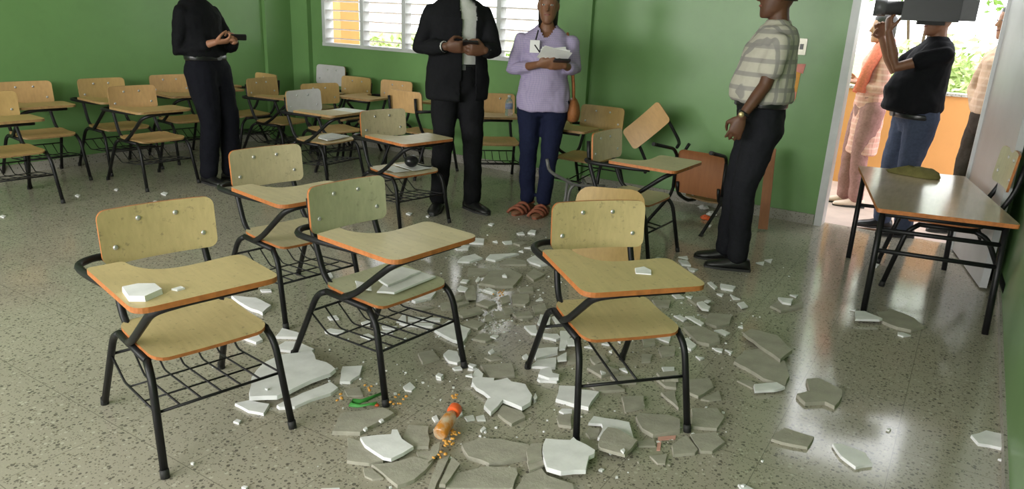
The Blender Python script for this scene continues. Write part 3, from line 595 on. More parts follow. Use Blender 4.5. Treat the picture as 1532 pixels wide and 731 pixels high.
zone(760, 440, 4.57, True, [[(110,215),(190,210),(210,270),(160,265)], [(200,195),(220,135),(290,150),(280,220),(240,220)], [(300,150),(340,130),(375,180),(330,200)], [(240,265),(340,270),(360,295),(330,310),(240,290)], [(170,400),(200,370),(345,360),(340,400),(190,440)], [(355,265),(400,265),(430,300),(390,385),(350,390)], [(400,335),(440,320),(485,350),(480,375),(405,375)], [(150,490),(200,450),(330,430),(325,500)], [(335,440),(400,405),(400,460),(340,465)], [(205,565),(220,530),(290,515),(305,555),(350,565),(345,590),(280,590)], [(640,330),(680,320),(695,340)], [(750,310),(780,300),(770,325)], [(690,380),(715,370),(712,390)], [(520,350),(560,340),(590,360)], [(760,500),(800,495),(820,525)], [(630,530),(670,545),(640,555)]])
for cx, cy in ((116, 291), (174, 282), (246, 288), (288, 690), (366, 726), (4, 322), (232, 300), (612, 318), (640, 322), (735, 334), (560, 322), (1062, 336), (985, 385), (1310, 395), (1112, 726), (1330, 640), (690, 520), (740, 505), (1058, 452), (900, 700), (655, 640), (400, 590)):
    w = 3+random.random()*4; shard([(cx-w, cy), (cx-w*.2, cy-w*.4), (cx+w, cy-w*.1), (cx+w*.3, cy+w*.45)], True)
# pieces lying on chairs
def seat_local(key, x, y, z): return CHAIRS[key].matrix_basis @ Vector((x, y, z))
def on_chair(key, poly, z, th, label, mat='plaster_white', name='plaster_shard', cat='rubble', tilt=0):
    mb = MB(); c = Vector((sum(p[0] for p in poly)/len(poly), sum(p[1] for p in poly)/len(poly)))
    rnd = random.Random(len(label)); pl = rough_edges([(p[0]-c.x, p[1]-c.y) for p in poly], rnd, .004)
    mb.prism(pl, .0005, th, taper=.03); o = mb.obj(name, mat); o.matrix_world = CHAIRS[key].matrix_basis @ Matrix.Translation((c.x, c.y, z)) @ Matrix.Rotation(tilt, 4, 'X')
    return tag(o, label, cat)
on_chair('c1', [(.275, .20), (.285, .29), (.25, .32), (.19, .29), (.19, .23), (.23, .20)], .657, .018, 'broken white plaster chunk resting on the honey writing board')
on_chair('c2', [(-.17, -.02), (-.18, .10), (.08, .12), (.12, .06), (.02, .0)], .402, .008, 'white plaster slab lying on the pale green seat')
on_chair('c2', [(-.14, -.07), (-.16, .03), (.06, .06), (.03, -.05)], .411, .008, 'second white slab stacked on the pale green seat')
on_chair('c2', [(.10, -.10), (.15, -.03), (.12, .03), (.08, -.02)], .402, .007, 'small white chip at the rear edge of the pale green seat')
on_chair('c4', [(-.01, .16), (.03, .17), (.05, .22), (.0, .24), (-.02, .20)], .657, .004, 'small pale plaster flake on the writing board above the mortar slabs')
on_chair('c1', [(.13, .27), (.16, .275), (.15, .295), (.125, .29)], .657, .006, 'tiny white crumb on the honey writing board')
on_chair('N', [(-.17, -.12), (-.15, .12), (.02, .11), (.0, -.13)], .402, .004, 'white paper sheet on the seat with the black pouch', 'paper', 'paper_or_glare_sheet', 'paper')
on_chair('N', [(.03, -.10), (.04, .10), (.16, .08), (.15, -.08)], .402, .003, 'second white paper sheet on the seat near the black pouch', 'paper', 'paper_or_glare_sheet', 'paper')
on_chair('J', [(-.17, -.1), (-.17, .11), (.12, .13), (.08, -.02), (-.02, -.1)], .402, .010, 'white slab lying on the seat of the white backed chair')
on_chair('J', [(-.14, .08), (-.14, .33), (.02, .34), (.03, .10)], .657, .002, 'white paper sheet on the board of the white backed chair', 'paper', 'paper_or_glare_sheet', 'paper')  # white sheet standing in for the glare on the glossy board
on_chair('F', [(.24, .05), (.25, .20), (.16, .22), (.17, .07)], .657, .012, 'dark closed notebook lying on the brown writing board by the left wall', 'gadget_grey', 'notebook', 'notebook')
# round black pouch with strap
pc = empty('black_pouch'); tag(pc, 'round black pouch with a strap lying on papers on a chair seat', 'pouch')
mb = MB(); mb.ellipsoid((0, 0, .045), .052, .05, .045, 14, 9); mb.obj('pouch_body', 'gadget_black', pc)
mb = MB(); mb.tube([(.03, 0, .05), (-.05, .03, .02), (-.12, .05, .006), (-.16, .02, .006)], .005, 6, bend=.03); mb.obj('strap', 'gadget_black', pc)
pc.location = seat_local('N', -.04, .02, .407)
pc.rotation_euler = (0, 0, R(-120))
# water bottle on the board of O
wb = empty('water_bottle', px(761, 173, .657)); tag(wb, 'clear water bottle standing on a peach writing board by the window wall', 'bottle')
mb = MB()
def lathe(prof, n=14): return [[Vector((r*math.cos(2*math.pi*k/n), r*math.sin(2*math.pi*k/n), z)) for k in range(n)] for r, z in prof]
mb.rings(lathe([(.030, 0), (.033, .006), (.033, .04), (.031, .05), (.033, .06), (.033, .115), (.026, .135), (.013, .15), (.013, .16)])); mb.obj('bottle_body', 'clear_plastic', wb)
mb = MB(); mb.rings(lathe([(.0338, .062), (.0338, .105)])); mb.obj('bottle_label', 'label_blue', wb)
mb = MB(); mb.rings(lathe([(.015, .158), (.015, .175)])); mb.obj('bottle_cap', 'paper', wb)
# bottle with an orange cap lying on the floor
ob = empty('juice_bottle', px(668, 648)+Vector((0, 0, .045))); tag(ob, 'small clear bottle with orange cap and orange leftovers lying among grey slabs', 'bottle')
mb = MB(); mb.rings(lathe([(.022, -.07), (.028, -.062), (.028, .02), (.022, .045), (.014, .055), (.014, .062)])); mb.obj('bottle_body', 'juice_plastic', ob)
mb = MB(); mb.rings(lathe([(.024, .060), (.026, .066), (.026, .092), (.020, .10)])); mb.obj('bottle_cap', 'orange_plastic', ob)
dv = (px(678, 630)-px(654, 662)); ob.rotation_euler = (R(90), 0, math.atan2(dv.y, dv.x)+R(90)); ob.rotation_euler[1] = 0
ob.rotation_mode = 'QUATERNION'; ob.rotation_quaternion = Vector((dv.x, dv.y, .02)).to_track_quat('Z', 'Y')
# green ribbon
gr = empty('green_ribbon', px(545, 604)+Vector((0, 0, .0))); tag(gr, 'curled shiny green ribbon lying at the foot of the pale green chair', 'ribbon')
mb = MB(); pts = [px(x, y, .02) for x, y in ((570, 590), (552, 598), (536, 604), (523, 602), (521, 607), (535, 609), (552, 606), (560, 606))]
vs = []; fs = []
for i, p in enumerate(pts):
    q = p-gr.location; h_ = .012+.012*math.sin(i*.9); vs += [Vector((q.x, q.y, .019)), Vector((q.x+.004, q.y+.014, .027+h_*.4))]
for i in range(len(pts)-1): fs.append((2*i, 2*i+2, 2*i+3, 2*i+1))
mb.add(vs, fs, 0, True); go = mb.obj('ribbon_band', 'green_ribbon', gr); sm = go.modifiers.new('thick', 'SOLIDIFY'); sm.thickness = .0025
mb = MB(); q = px(563, 607)-gr.location; mb.ellipsoid((q.x, q.y, .006), .014, .009, .006, 8, 5); mb.obj('ribbon_knot', 'orange_plastic', gr)
# crumbs of orange food
cr = MB(); rnd = random.Random(3)
for cx, cy, n in ((553, 588, 5), (512, 603, 4), (594, 612, 5), (668, 670, 14), (680, 655, 10), (792, 600, 0), (680, 600, 6), (596, 600, 3), (660, 690, 5), (748, 442, 8)):
    for i in range(n):
        p = px(cx+rnd.gauss(0, 5), cy+rnd.gauss(0, 3)); cr.ellipsoid((p.x, p.y, .02+.004), rnd.uniform(.004, .009), rnd.uniform(.004, .009), .004, 6, 3)
tag(cr.obj('food_crumbs', 'orange_crumb'), 'orange food crumbs scattered between the mortar slabs', 'crumbs', kind='stuff')
pk = shard([(930+x/4.272, 560+y/4.272) for x, y in [(225,470),(235,385),(350,375),(345,398),(258,405),(248,470)]], False, 'thin pink painted chip lying on a grey mortar slab', .004); pk.data.materials[0] = M['pink_chip']; pk.data.materials[1] = M['pink_chip']; pk.name = 'paint_chip'
# fine dust of crushed plaster
db = MB(); rnd = random.Random(11)
for cx, cy, sx, sy, n in ((740, 480, 14, 10, 160), (900, 470, 90, 40, 160), (760, 400, 80, 40, 160), (1060, 480, 60, 40, 110), (700, 640, 120, 60, 140), (1000, 660, 60, 25, 60), (600, 520, 100, 40, 90)):
    for i in range(n):
        p = px(cx+rnd.gauss(0, sx), cy+rnd.gauss(0, sy)); s_ = rnd.uniform(.002, .007); a = rnd.uniform(0, 6)
        db.prism([(p.x+s_*math.cos(a+k*1.57)*rnd.uniform(.6, 1.3), p.y+s_*math.sin(a+k*1.57)*rnd.uniform(.6, 1.3)) for k in range(4)], .0, s_*.8, i % 2, i % 2)
tag(db.obj('plaster_crumbs', ('plaster_white', 'mortar_grey')), 'fine crumbs of crushed plaster strewn over the floor', 'crumbs', kind='stuff')
# coloured litter by the fallen chair
for k, (cx, cy, mt, lab) in enumerate([(1052, 312, 'paper', 'crumpled white wrapper under the fallen chair by the wall'), (1064, 322, 'paper', 'flat white wrapper near the fallen chair legs'), (1056, 328, 'orange_plastic', 'small red wrapper by the fallen chair legs'), (1040, 303, 'label_blue', 'small bluish wrapper behind the fallen chair legs')]):
    c = px(cx, cy); rnd = random.Random(k+40); mb = MB()
    rg = [[Vector((.045*rr*rnd.uniform(.7, 1.2)*math.cos(a*.785), .035*rr*rnd.uniform(.7, 1.2)*math.sin(a*.785), z*rnd.uniform(.7, 1.1))) for a in range(8)] for rr, z in ((.8, .0), (1, .01), (.7, .028), (.3, .035))]
    mb.rings(rg, smooth=False); o = mb.obj('wrapper', mt); o.location = c; tag(o, lab, 'litter')

# ------------------------------------------------------------ wall fittings and leftovers
sw = empty('light_switch', (-1.2, YB, 1.36)); tag(sw, 'metal light switch plate on the green wall above the orange note', 'switch')
mb = MB(); mb.prism(round_poly([(-.035, -.06), (.035, -.06), (.035, .06), (-.035, .06)], .008, 3), 0, .008, T=Matrix.Rotation(R(90), 4, 'X')); mb.obj('plate', 'switch_plate', sw)
mb = MB(); mb.box(-.012, .012, -.016, -.006, -.02, .02); mb.obj('toggle', 'gadget_grey', sw)
nt_ = empty('paper_note', (-1.235, YB-.001, 1.10)); tag(nt_, 'orange paper note with pink corners taped on the green wall', 'note')
mb = MB(); mb.prism([(-.075, -.13), (.05, -.135), (.06, .12), (-.065, .125)], .001, .003, T=Matrix.Rotation(R(90), 4, 'X')); mb.obj('sheet', 'note_orange', nt_)
for pl in ([(.0, .13), (.085, .135), (.075, .06), (.02, .075)], [(-.03, -.07), (.05, -.08), (.045, -.15), (-.02, -.145)]):
    mb = MB(); mb.prism(pl, .0031, .0045, T=Matrix.Rotation(R(90), 4, 'X')); mb.obj('pink_corner', 'note_pink', nt_)
pb = px(1141, 345); pln = MB(); Tp = Matrix.Translation(pb) @ Matrix.Rotation(R(-4), 4, 'Y') @ Matrix.Rotation(R(8), 4, 'Z') @ Matrix.Rotation(R(-16), 4, 'X')
pln.box(-.035, .035, -.012, .012, 0.0, .62, 0, None); po_ = pln.obj('wooden_plank', 'red_wood'); po_.matrix_world = Tp @ Matrix.Translation((0, .0, .012)); tag(po_, 'red brown wooden plank leaning on the green wall behind the man in plaid', 'plank')
# olive garment on the table
ol = MB(); rnd = random.Random(5); rg = []
c0 = px(1372, 262, .60)
for rr, z in ((1.0, .001), (1.03, .012), (.8, .035), (.5, .05), (.2, .056)):
    rg.append([Vector((.15*rr*(1+.18*math.sin(3*a*.3927+rr*4)+rnd.uniform(-.1, .1))*math.cos(a*.3927), .11*rr*(1+.2*math.cos(2*a*.3927+1)+rnd.uniform(-.1, .1))*math.sin(a*.3927), z*rnd.uniform(.7, 1.2))) for a in range(16)])
ol.rings(rg); oo = ol.obj('olive_cap', 'olive_cloth'); oo.location = c0; tag(oo, 'crumpled olive garment lying on the far end of the wooden table', 'garment')

# ------------------------------------------------------------ people
# view frame of a person : u = picture right, v = towards the camera, z = up ; object space x = -u, y = v
def V(u, v, z): return Vector((-u, v, z))
def ring(c, A, B, n=16): return [c+A*math.cos(2*math.pi*k/n)+B*math.sin(2*math.pi*k/n) for k in range(n)]
def limb(mb, pts, rs, n=12, round_ends=True):
    pts = [Vector(p) for p in pts]
    if round_ends:
        d0 = (pts[0]-pts[1]).normalized(); d1 = (pts[-1]-pts[-2]).normalized()
        pts = [pts[0]+d0*rs[0]*.75, pts[0]+d0*rs[0]*.45]+pts+[pts[-1]+d1*rs[-1]*.45, pts[-1]+d1*rs[-1]*.75]
        rs = [rs[0]*.4, rs[0]*.85]+list(rs)+[rs[-1]*.85, rs[-1]*.4]
    mb.tube(pts, list(rs), n)
def fused(name, mb, mat, parent, voxel=.012, smooth=6, wrinkle=0, wsize=.1, thick=0, cut=None):
    me = mb.mesh(name); o = bpy.data.objects.new(name, me); C.objects.link(o)
    r = o.modifiers.new('r', 'REMESH'); r.mode = 'VOXEL'; r.voxel_size = voxel; r.use_smooth_shade = True
    s = o.modifiers.new('s', 'SMOOTH'); s.iterations = smooth; s.factor = .5
    if wrinkle:
        t = bpy.data.textures.new(name, 'CLOUDS'); t.noise_scale = wsize; t.noise_depth = 2
        d = o.modifiers.new('d', 'DISPLACE'); d.texture = t; d.strength = wrinkle; d.texture_coords = 'LOCAL'
    dg = bpy.context.evaluated_depsgraph_get(); m2 = bpy.data.meshes.new_from_object(o.evaluated_get(dg)); m2.name = name
    bpy.data.objects.remove(o)
    if cut:
        bm = bmesh.new(); bm.from_mesh(m2)
        bmesh.ops.delete(bm, geom=[v for v in bm.verts if cut(v.co)], context='VERTS'); bm.to_mesh(m2); bm.free()
    for p in m2.polygons: p.use_smooth = True
    m2.materials.clear(); m2.materials.append(M[mat])
    o = bpy.data.objects.new(name, m2); C.objects.link(o); o.parent = parent
    if thick: q = o.modifiers.new('t', 'SOLIDIFY'); q.thickness = thick; q.offset = 0
    return o
def hand(mb, wrist, d, n, thumb, s=1.0, curl=.5, spread=.15):
    """wrist point, finger direction d, palm facing n, thumb side direction"""
    d = d.normalized(); t = (thumb-d*thumb.dot(d)).normalized(); n = (n-d*n.dot(d)-t*n.dot(t))
    n = n.normalized() if n.length > .05 else d.cross(t).normalized()
    P = lambda a, b, c: wrist+(d*a+t*b+n*c)*s
    rg = []
    for a, w, h in ((-.02, .022, .016), (0, .027, .017), (.03, .038, .018), (.065, .043, .016), (.092, .040, .013), (.10, .03, .008)):
        c = P(a, 0, 0); rg.append([c+t*(w*s*math.cos(2*math.pi*k/12))+n*(h*s*math.sin(2*math.pi*k/12)) for k in range(12)])
    mb.rings(rg)
    for i, (off, L) in enumerate(((.031, .072), (.0105, .080), (-.0105, .074), (-.031, .057))):
        p = P(.082, off, 0); ang = curl*.5; pts = [p]; fd = off/.031*spread
        for seg in (.46, .30, .24):
            dirv = (d*math.cos(ang)+n*math.sin(ang)+t*fd*math.cos(ang)).normalized(); p = p+dirv*L*seg*s; pts.append(p); ang += curl*.85
        limb(mb, pts, [.0098*s, .0093*s, .0085*s, .0072*s], 8)
    b0 = P(.02, .030, .004); p1 = P(.05, .058, .014+.012*curl); p2 = P(.075, .066-.02*curl, .022+.03*curl); p3 = P(.096, .064-.035*curl, .026+.045*curl)
    limb(mb, [b0, p1, p2, p3], [.014*s, .012*s, .0105*s, .0085*s], 8)
def person(label, foot, phi, s, feet, arms, sk, shirt, trouser, shoe, sleeve, name='person', belly=0.0, hips=1.0, torso_w=1.0, hem=None, lean=(0, 0), hipoff=(0, 0), belt=None, tuck=True, trouser_r=1.0, hair_long=False, look=None, leg_end=.07, jacket=None, kneebend=.02, vneck=0, puff=0.0, belt_z=1.025):
    P0 = px(*foot) if len(foot) == 2 else Vector(foot)
    yaw = math.atan2(P0.x, -P0.y)
    body = MB(); root = empty(name, P0, yaw)      # temporary frame
    f = Vector((math.sin(phi), math.cos(phi))); r = Vector((-math.cos(phi), math.sin(phi)))   # (u,v) of body forward / body right
    def Bv(rr, ff, z, k=1.0): lz = (z-.9)/.6; return V(r.x*rr+f.x*ff+hipoff[0]+lean[0]*lz, r.y*rr+f.y*ff+hipoff[1]+lean[1]*lz, z*s)
    RA = V(r.x, r.y, 0); FA = V(f.x, f.y, 0)
    def trings(rows, grow=0.0, n=20):
        return [ring(Bv(0, ff, z), RA*((w*torso_w+grow)*s), FA*((d+grow)*s), n) for z, w, d, ff in rows]
    rows = [(.86, .165*hips, .105, -.005), (.95, .165*hips, .115+belly*.4, belly*.4), (1.03, .155*hips, .112+belly*.8, belly*.7), (1.12, .150, .110+belly, belly*.8), (1.24, .165, .115+belly*.5, belly*.4), (1.34, .175, .112, .005), (1.40, .160, .092, -.01), (1.435, .125, .078, -.018), (1.46, .095, .068, -.02), (1.49, .06, .055, -.02)]
    # --- body : torso, neck, head, arms, hands, legs as one surface
    body.rings(trings(rows, -.018))
    nb = Bv(0, -.02, 1.45); hc = Bv(0, .012, 1.625)
    lf_ = Vector((math.sin(look), math.cos(look))) if look is not None else f
    LF = V(lf_.x, lf_.y, 0); LR = V(-lf_.y, lf_.x, 0)
    limb(body, [nb, Bv(0, -.012, 1.52), Bv(0, -.008, 1.58)], [.062*s, .054*s, .052*s])
    hr = []
    for dz, w, d, ff in ((-.128, .022, .024, .055), (-.115, .040, .045, .040), (-.085, .056, .070, .018), (-.05, .066, .086, .004), (0, .074, .096, -.004), (.04, .077, .099, -.008), (.08, .068, .088, -.012), (.108, .042, .055, -.014), (.118, .015, .02, -.014)):
        hr.append(ring(hc+Vector((0, 0, dz*s))+LF*(ff*s), LR*(w*s), LF*(d*s), 18))
    body.rings(hr)
    limb(body, [hc+LF*(.088*s)+Vector((0, 0, .005*s)), hc+LF*(.104*s)+Vector((0, 0, -.028*s))], [.010*s, .014*s], 8)     # nose
    for e in (-1, 1): body.ellipsoid((0, 0, 0), .010*s, .024*s, .032*s, 10, 6, T=Matrix.Translation(hc+LR*(e*.077*s)+LF*(-.008*s)) @ Matrix.Rotation(math.atan2(LF.y, LF.x)-math.pi/2, 4, 'Z'))
    hipz = .90; legs = []
    for i, (sd, (fu, fv, fphi)) in enumerate(zip((1, -1), feet)):
        hip = Bv(sd*.088*hips, 0, hipz); ank = V(fu, fv, .085*s); kn = (hip+ank)*.5+FA*(kneebend+.02)*s+Vector((0, 0, .02*s))
        legs.append((hip, kn, ank, fphi, fu, fv)); limb(body, [hip, kn, ank, V(fu, fv, .05)], [.070*s, .046*s, .032*s, .030*s])
    ar = []
    for sd, el, wr, hd, hn, ht, curl in arms:
        sh = Bv(sd*.172*torso_w, -.01, 1.375); el = V(*el); wr = V(*wr)
        ar.append((sh, el, wr)); d1 = (wr-el)
        limb(body, [sh, sh.lerp(el, .5), el, el.lerp(wr, .35), wr], [.046*s, .043*s, .038*s, .037*s, .026*s])
        hand(body, wr, V(*hd), V(*hn), V(*ht), s*1.02, curl)
    bo = fused('person', body, sk, None, .0065, 3); bo.location = P0; bo.rotation_euler = (0, 0, yaw)
    bo.name = name; tag(bo, label, 'person')
    bpy.data.objects.remove(root); root = bo
    # --- face and hair
    hm = MB(); hrr = []
    for dz, w, d, ff in ((-.03 if not hair_long else -.14, .074, .060, -.050), (.01, .081, .088, -.024), (.05, .083, .098, -.016), (.09, .074, .093, -.014), (.12, .048, .062, -.014), (.131, .016, .02, -.014)):
        hrr.append(ring(hc+Vector((0, 0, dz*s))+LF*(ff*s), LR*(w*s), LF*(d*s), 18))
    hm.rings(hrr); hm.obj('hair', 'hair', root)
    for e in (-1, 1):
        em = MB(); c = hc+LR*(e*.031*s)+LF*(.080*s)+Vector((0, 0, .008*s)); em.ellipsoid(c, .012*s, .012*s, .0065*s, 8, 6); eo = em.obj('eye', 'eye_white', root)
        em = MB(); em.ellipsoid(c+LF*(.0075*s), .0062*s, .0062*s, .006*s, 8, 6); em.obj('pupil', 'gadget_black', eo)
    lm = MB(); c = hc+LF*(.089*s)+Vector((0, 0, -.062*s)); lm.tube([c-LR*.022*s-LF*.006*s, c, c+LR*.022*s-LF*.006*s], [.004*s, .007*s, .004*s], 8); lm.obj('mouth', 'lips', root)
    # --- trousers
    tm = MB(); k = trouser_r
    for hip, kn, ank, fphi, fu, fv in legs:
        limb(tm, [hip+Vector((0, 0, .02*s)), hip.lerp(kn, .45), kn, kn.lerp(ank, .5), Vector((ank.x, ank.y, leg_end*s+.02))], [.096*s*k*hips, .086*s*k, .068*s*k, .062*s*k, .060*s*k], 14)
    top_rows = [(.80, .150*hips, .095, -.005), (.86, .172*hips, .118, -.008), (.93, .168*hips, .118+belly*.3, belly*.2), (1.0, .158*hips, .116+belly*.5, belly*.45), (1.035, .154*hips, .114+belly*.6, belly*.55)]
    tm.rings(trings(top_rows, .008))
    fused('trousers', tm, trouser, root, .011, 5, .022, .11)
    # --- belt
    if belt:
        bm_ = MB(); bb_ = belly*(.5 if belt_z > 1 else .3); a = trings([(belt_z-.02, .160*hips, .116+bb_, bb_), (belt_z-.01, .162*hips, .118+bb_, bb_), (belt_z+.01, .162*hips, .118+bb_, bb_), (belt_z+.02, .160*hips, .116+bb_, bb_)], .006 if jacket else .014, 24)
        bm_.rings(a); b_o = bm_.obj('belt', belt, root)
        bk_ = MB(); cc = Bv(0, .132+bb_*2, belt_z); bk_.box(-.025, .025, -.006, .006, -.018, .018, T=Matrix.Translation(cc) @ Matrix.Rotation(math.atan2(FA.y, FA.x)-math.pi/2, 4, 'Z')); bk_.obj('buckle', 'gadget_grey', b_o)
    # --- shirt
    sm_ = MB(); z0 = hem if hem else 1.02
    srows = [q for q in rows if q[0] > z0+.02 and q[0] < 1.47]
    low = (z0, (.172 if not tuck else .158)*hips, .125+belly*(.9 if not tuck else .6), belly*.6); low2 = (z0+.03, (.174 if not tuck else .165)*hips, .128+belly*.9, belly*.65)
    srows = [low, low2]+[(z, w+(.004 if z > 1.2 else .012), d+(.004 if z > 1.2 else .014), ff) for z, w, d, ff in srows]
    sm_.rings(trings(srows, .004+puff+(.012 if jacket else 0)))
    sm_.rings(trings([(1.44, .115, .085, -.015), (1.475, .085, .072, -.015), (1.495, .070, .066, -.012)], .0))
    for sh, el, wr in ar:
        sl_ = sleeve
        if sl_ <= 1: limb(sm_, [sh, sh.lerp(el, .5*sl_), sh.lerp(el, sl_)], [.060*s, .066*s, .066*s], 14)
        else: limb(sm_, [sh, sh.lerp(el, .5), el, el.lerp(wr, (sl_-1)*.5), el.lerp(wr, sl_-1)], [.060*s, .060*s, .056*s, .052*s, .046*s], 14)
    if jacket:
        inner = MB(); inner.rings(trings([(z, w, d, ff) for z, w, d, ff in rows if z > 1.0 and z < 1.47], -.004)); inner.rings(trings([(1.44, .095, .075, -.015), (1.50, .066, .064, -.012)], 0))
        fused('shirt', inner, 'white_shirt', root, .011, 4, .008, .08)
        for sh, el, wr in ar:
            cf = MB(); limb(cf, [el.lerp(wr, .78), el.lerp(wr, .93)], [.040*s, .037*s], 14, False); cf.obj('shirt_cuff', 'white_shirt', root)
        def front_cut(co):
            w_ = Matrix.Identity(3); p = Vector((-co.x-hipoff[0], co.y-hipoff[1])); rr = p.dot(r); ff = p.dot(f)
            return ff > .06 and abs(rr-jacket[0]) < jacket[1]*(.75+.5*abs(co.z/s-1.12)) and ff < .20
        js = fused('jacket', sm_, shirt, root, .012, 6, .02, .12, .006, front_cut)
    else:
        def neck_cut(co):
            p = Vector((-co.x-hipoff[0], co.y-hipoff[1])); return vneck and p.dot(f) > .0 and co.z/s > 1.40 and abs(p.dot(r)) < (co.z/s-1.385)*.62
        fused('shirt', sm_, shirt, root, .011, 6, .022, .10, cut=neck_cut if vneck else None)
    # --- shoes
    for hip, kn, ank, fphi, fu, fv in legs:
        D = V(math.sin(fphi), math.cos(fphi), 0); E = Vector((-D.y, D.x, 0)); c = V(fu, fv, 0)
        so = MB(); rg = []
        for a, w, h in ((-.085, .020, .040), (-.075, .034, .075), (-.03, .037, .095), (.03, .040, .082), (.09, .046, .060), (.14, .046, .050), (.175, .034, .040), (.192, .014, .026)):
            rg.append([c+D*(a*s)+E*(w*s*math.cos(t_))+Vector((0, 0, max(.012, (h*(.5+.5*math.sin(t_)))*s))) for t_ in [2*math.pi*q/14 for q in range(14)]])
        if shoe == 'sandal':
            ft = MB(); rg2 = [[Vector((p.x, p.y, .018+(p.z-.018)*.75)) for p in q] for q in rg]; ft.rings(rg2); fo = ft.obj('foot', sk, root)
            for a0 in (.02, .07, .115):
                st = MB(); st.tube([c+D*((a0+.01*j)*s)+E*(.050*s*math.cos(math.pi*j/8))+Vector((0, 0, .016+(.078-.28*a0)*s*math.sin(math.pi*j/8))) for j in range(9)], .013*s, 8); st.obj('strap', 'sandal_leather', fo)
            st = MB(); st.tube([c+D*(-.035*s+.03*s*math.cos(2*math.pi*j/12))+E*(.042*s*math.sin(2*math.pi*j/12))+Vector((0, 0, .085*s)) for j in range(13)], .010*s, 8); st.obj('strap', 'sandal_leather', fo)
            sol = MB(); sol.prism(round_poly([tuple((c+D*(a*s)+E*(w*s)).to_2d()) for a, w in ((-.09, .03), (-.09, -.03), (.09, -.048), (.19, -.02), (.19, .02), (.09, .048))], .02, 3), 0, .02); sol.obj('sole', 'sandal_leather', fo)
        else:
            so.rings(rg); fo = so.obj('shoe', shoe, root)
            sol = MB(); sol.prism(round_poly([tuple((c+D*(a*s)+E*(w*s)).to_2d()) for a, w in ((-.09, .030), (-.09, -.030), (.09, -.048), (.195, -.02), (.195, .02), (.09, .048))], .02, 3), 0, .016); sol.obj('sole', 'sole', fo)
    root['s'] = s
    del root['s']
    return root
def at(p, u, v, z):   # view-frame point of a person in world space
    return p.matrix_basis @ V(u, v, z)
def held(name, label, cat, p, u, v, z, rot=(0, 0, 0)):
    o = empty(name, at(p, u, v, z)); o.rotation_euler = (rot[0], rot[1], p.rotation_euler[2]+rot[2]); return tag(o, label, cat)

# man in black, looking at his phone
pA = person('man in black top and dark jeans standing by the left wall reading a phone', (325, 272), R(52), 1.03, [(-.06, .05, R(35)), (.12, -.05, R(60))],
    [(1, (-.20, .10, 1.10), (.07, .20, 1.185), (1, .1, .12), (.2, -.3, 1), (-.2, 1, .4), .9), (-1, (.20, -.10, 1.12), (.215, .10, 1.20), (.1, .9, .2), (-.5, -.2, 1), (-.3, -.4, .9), .9)],
    'skin_tan', 'black_cloth', 'dark_jeans', 'shoe_black', 1.72, belt='gadget_black', hem=1.03, hipoff=(.0, 0), lean=(-.05, 0), trouser_r=1.22, hips=1.08, torso_w=1.06, kneebend=.04, puff=.01)
ph = held('mobile_phone', 'dark phone held by the man in black', 'phone', pA, .235, .20, 1.225); mb = MB(); mb.prism(round_poly([(-.075, -.038), (.075, -.038), (.075, .038), (-.075, .038)], .01, 3), 0, .009); mb.obj('case', 'gadget_black', ph); mb = MB(); mb.box(-.066, .066, -.033, .033, .009, .0096); mb.obj('screen', 'glass_dark', ph); ph.rotation_euler[0] = R(35)
# suited man
pB = person('man in black suit and white shirt holding a black phone with both hands', (681, 313), R(14), 1.085, [(-.135, .02, R(-12)), (.135, .0, R(38))],
    [(1, (-.285, .05, 1.235), (-.085, .245, 1.262), (1, .15, .0), (0, -.9, .3), (.1, .3, 1), .75), (-1, (.262, .09, 1.235), (.19, .25, 1.245), (-1, .25, .03), (0, -.9, .3), (.1, .3, 1), .85)],
    'skin_dark', 'suit_cloth', 'suit_cloth', 'shoe_black', 1.84, belt='gadget_black', hem=.80, tuck=False, torso_w=1.12, hips=1.06, jacket=(-.045, .062), hipoff=(0, 0), trouser_r=1.08)
ph = held('mobile_phone', 'black phone held by the man in the suit', 'phone', pB, .085, .285, 1.285); mb = MB(); mb.prism(round_poly([(-.055, -.035), (.055, -.035), (.055, .035), (-.055, .035)], .012, 3), 0, .012); mb.obj('case', 'gadget_black', ph); mb = MB(); mb.box(-.046, .046, -.028, .028, .012, .0126); mb.obj('screen', 'glass_dark', ph); ph.rotation_euler[0] = R(30)
# woman with papers
pC = person('woman in lavender shirt and navy jeans holding papers', (798, 317), R(-4), .965, [(-.055, .0, R(-35)), (.075, .05, R(-22))],
    [(1, (-.215, .0, 1.10), (-.02, .225, 1.165), (1, .2, .12), (.1, -.5, 1), (.1, .5, .9), .6), (-1, (.25, .03, 1.12), (.165, .22, 1.165), (-1, .3, .0), (0, -.4, 1), (0, .5, .9), .7)],
    'skin_brown', 'lavender_check', 'navy_jeans', 'sandal', 1.55, hem=.84, tuck=False, hips=1.12, torso_w=1.06, belly=.025, hair_long=True, hipoff=(.03, 0), trouser_r=1.06, leg_end=.10, vneck=1)
bd = MB(); bd.box(-.035, .035, -.003, .003, -.045, .045, T=Matrix.Translation(V(-.055, .155, 1.285)) @ Matrix.Rotation(R(-8), 4, 'X')); bd.obj('name_badge', 'paper', pC)
bd = MB(); bd.tube([V(-.035, .15, 1.40), V(-.05, .155, 1.33)], .006, 6); bd.obj('badge_clip', 'gadget_black', pC)
pp = held('paper_bundle', 'bundle of white papers held by the woman in lavender', 'papers', pC, .09, .275, 1.235, (R(38), 0, 0))
for i, (w, h_, rz, dz) in enumerate(((.105, .075, 20, 0), (.10, .07, 8, .006), (.09, .065, -12, .012))):
    mb = MB(); mb.box(-w, w, -h_, h_, dz, dz+.004, T=Matrix.Rotation(R(rz), 4, 'Z')); mb.obj('paper_or_glare_sheet', 'paper', pp)
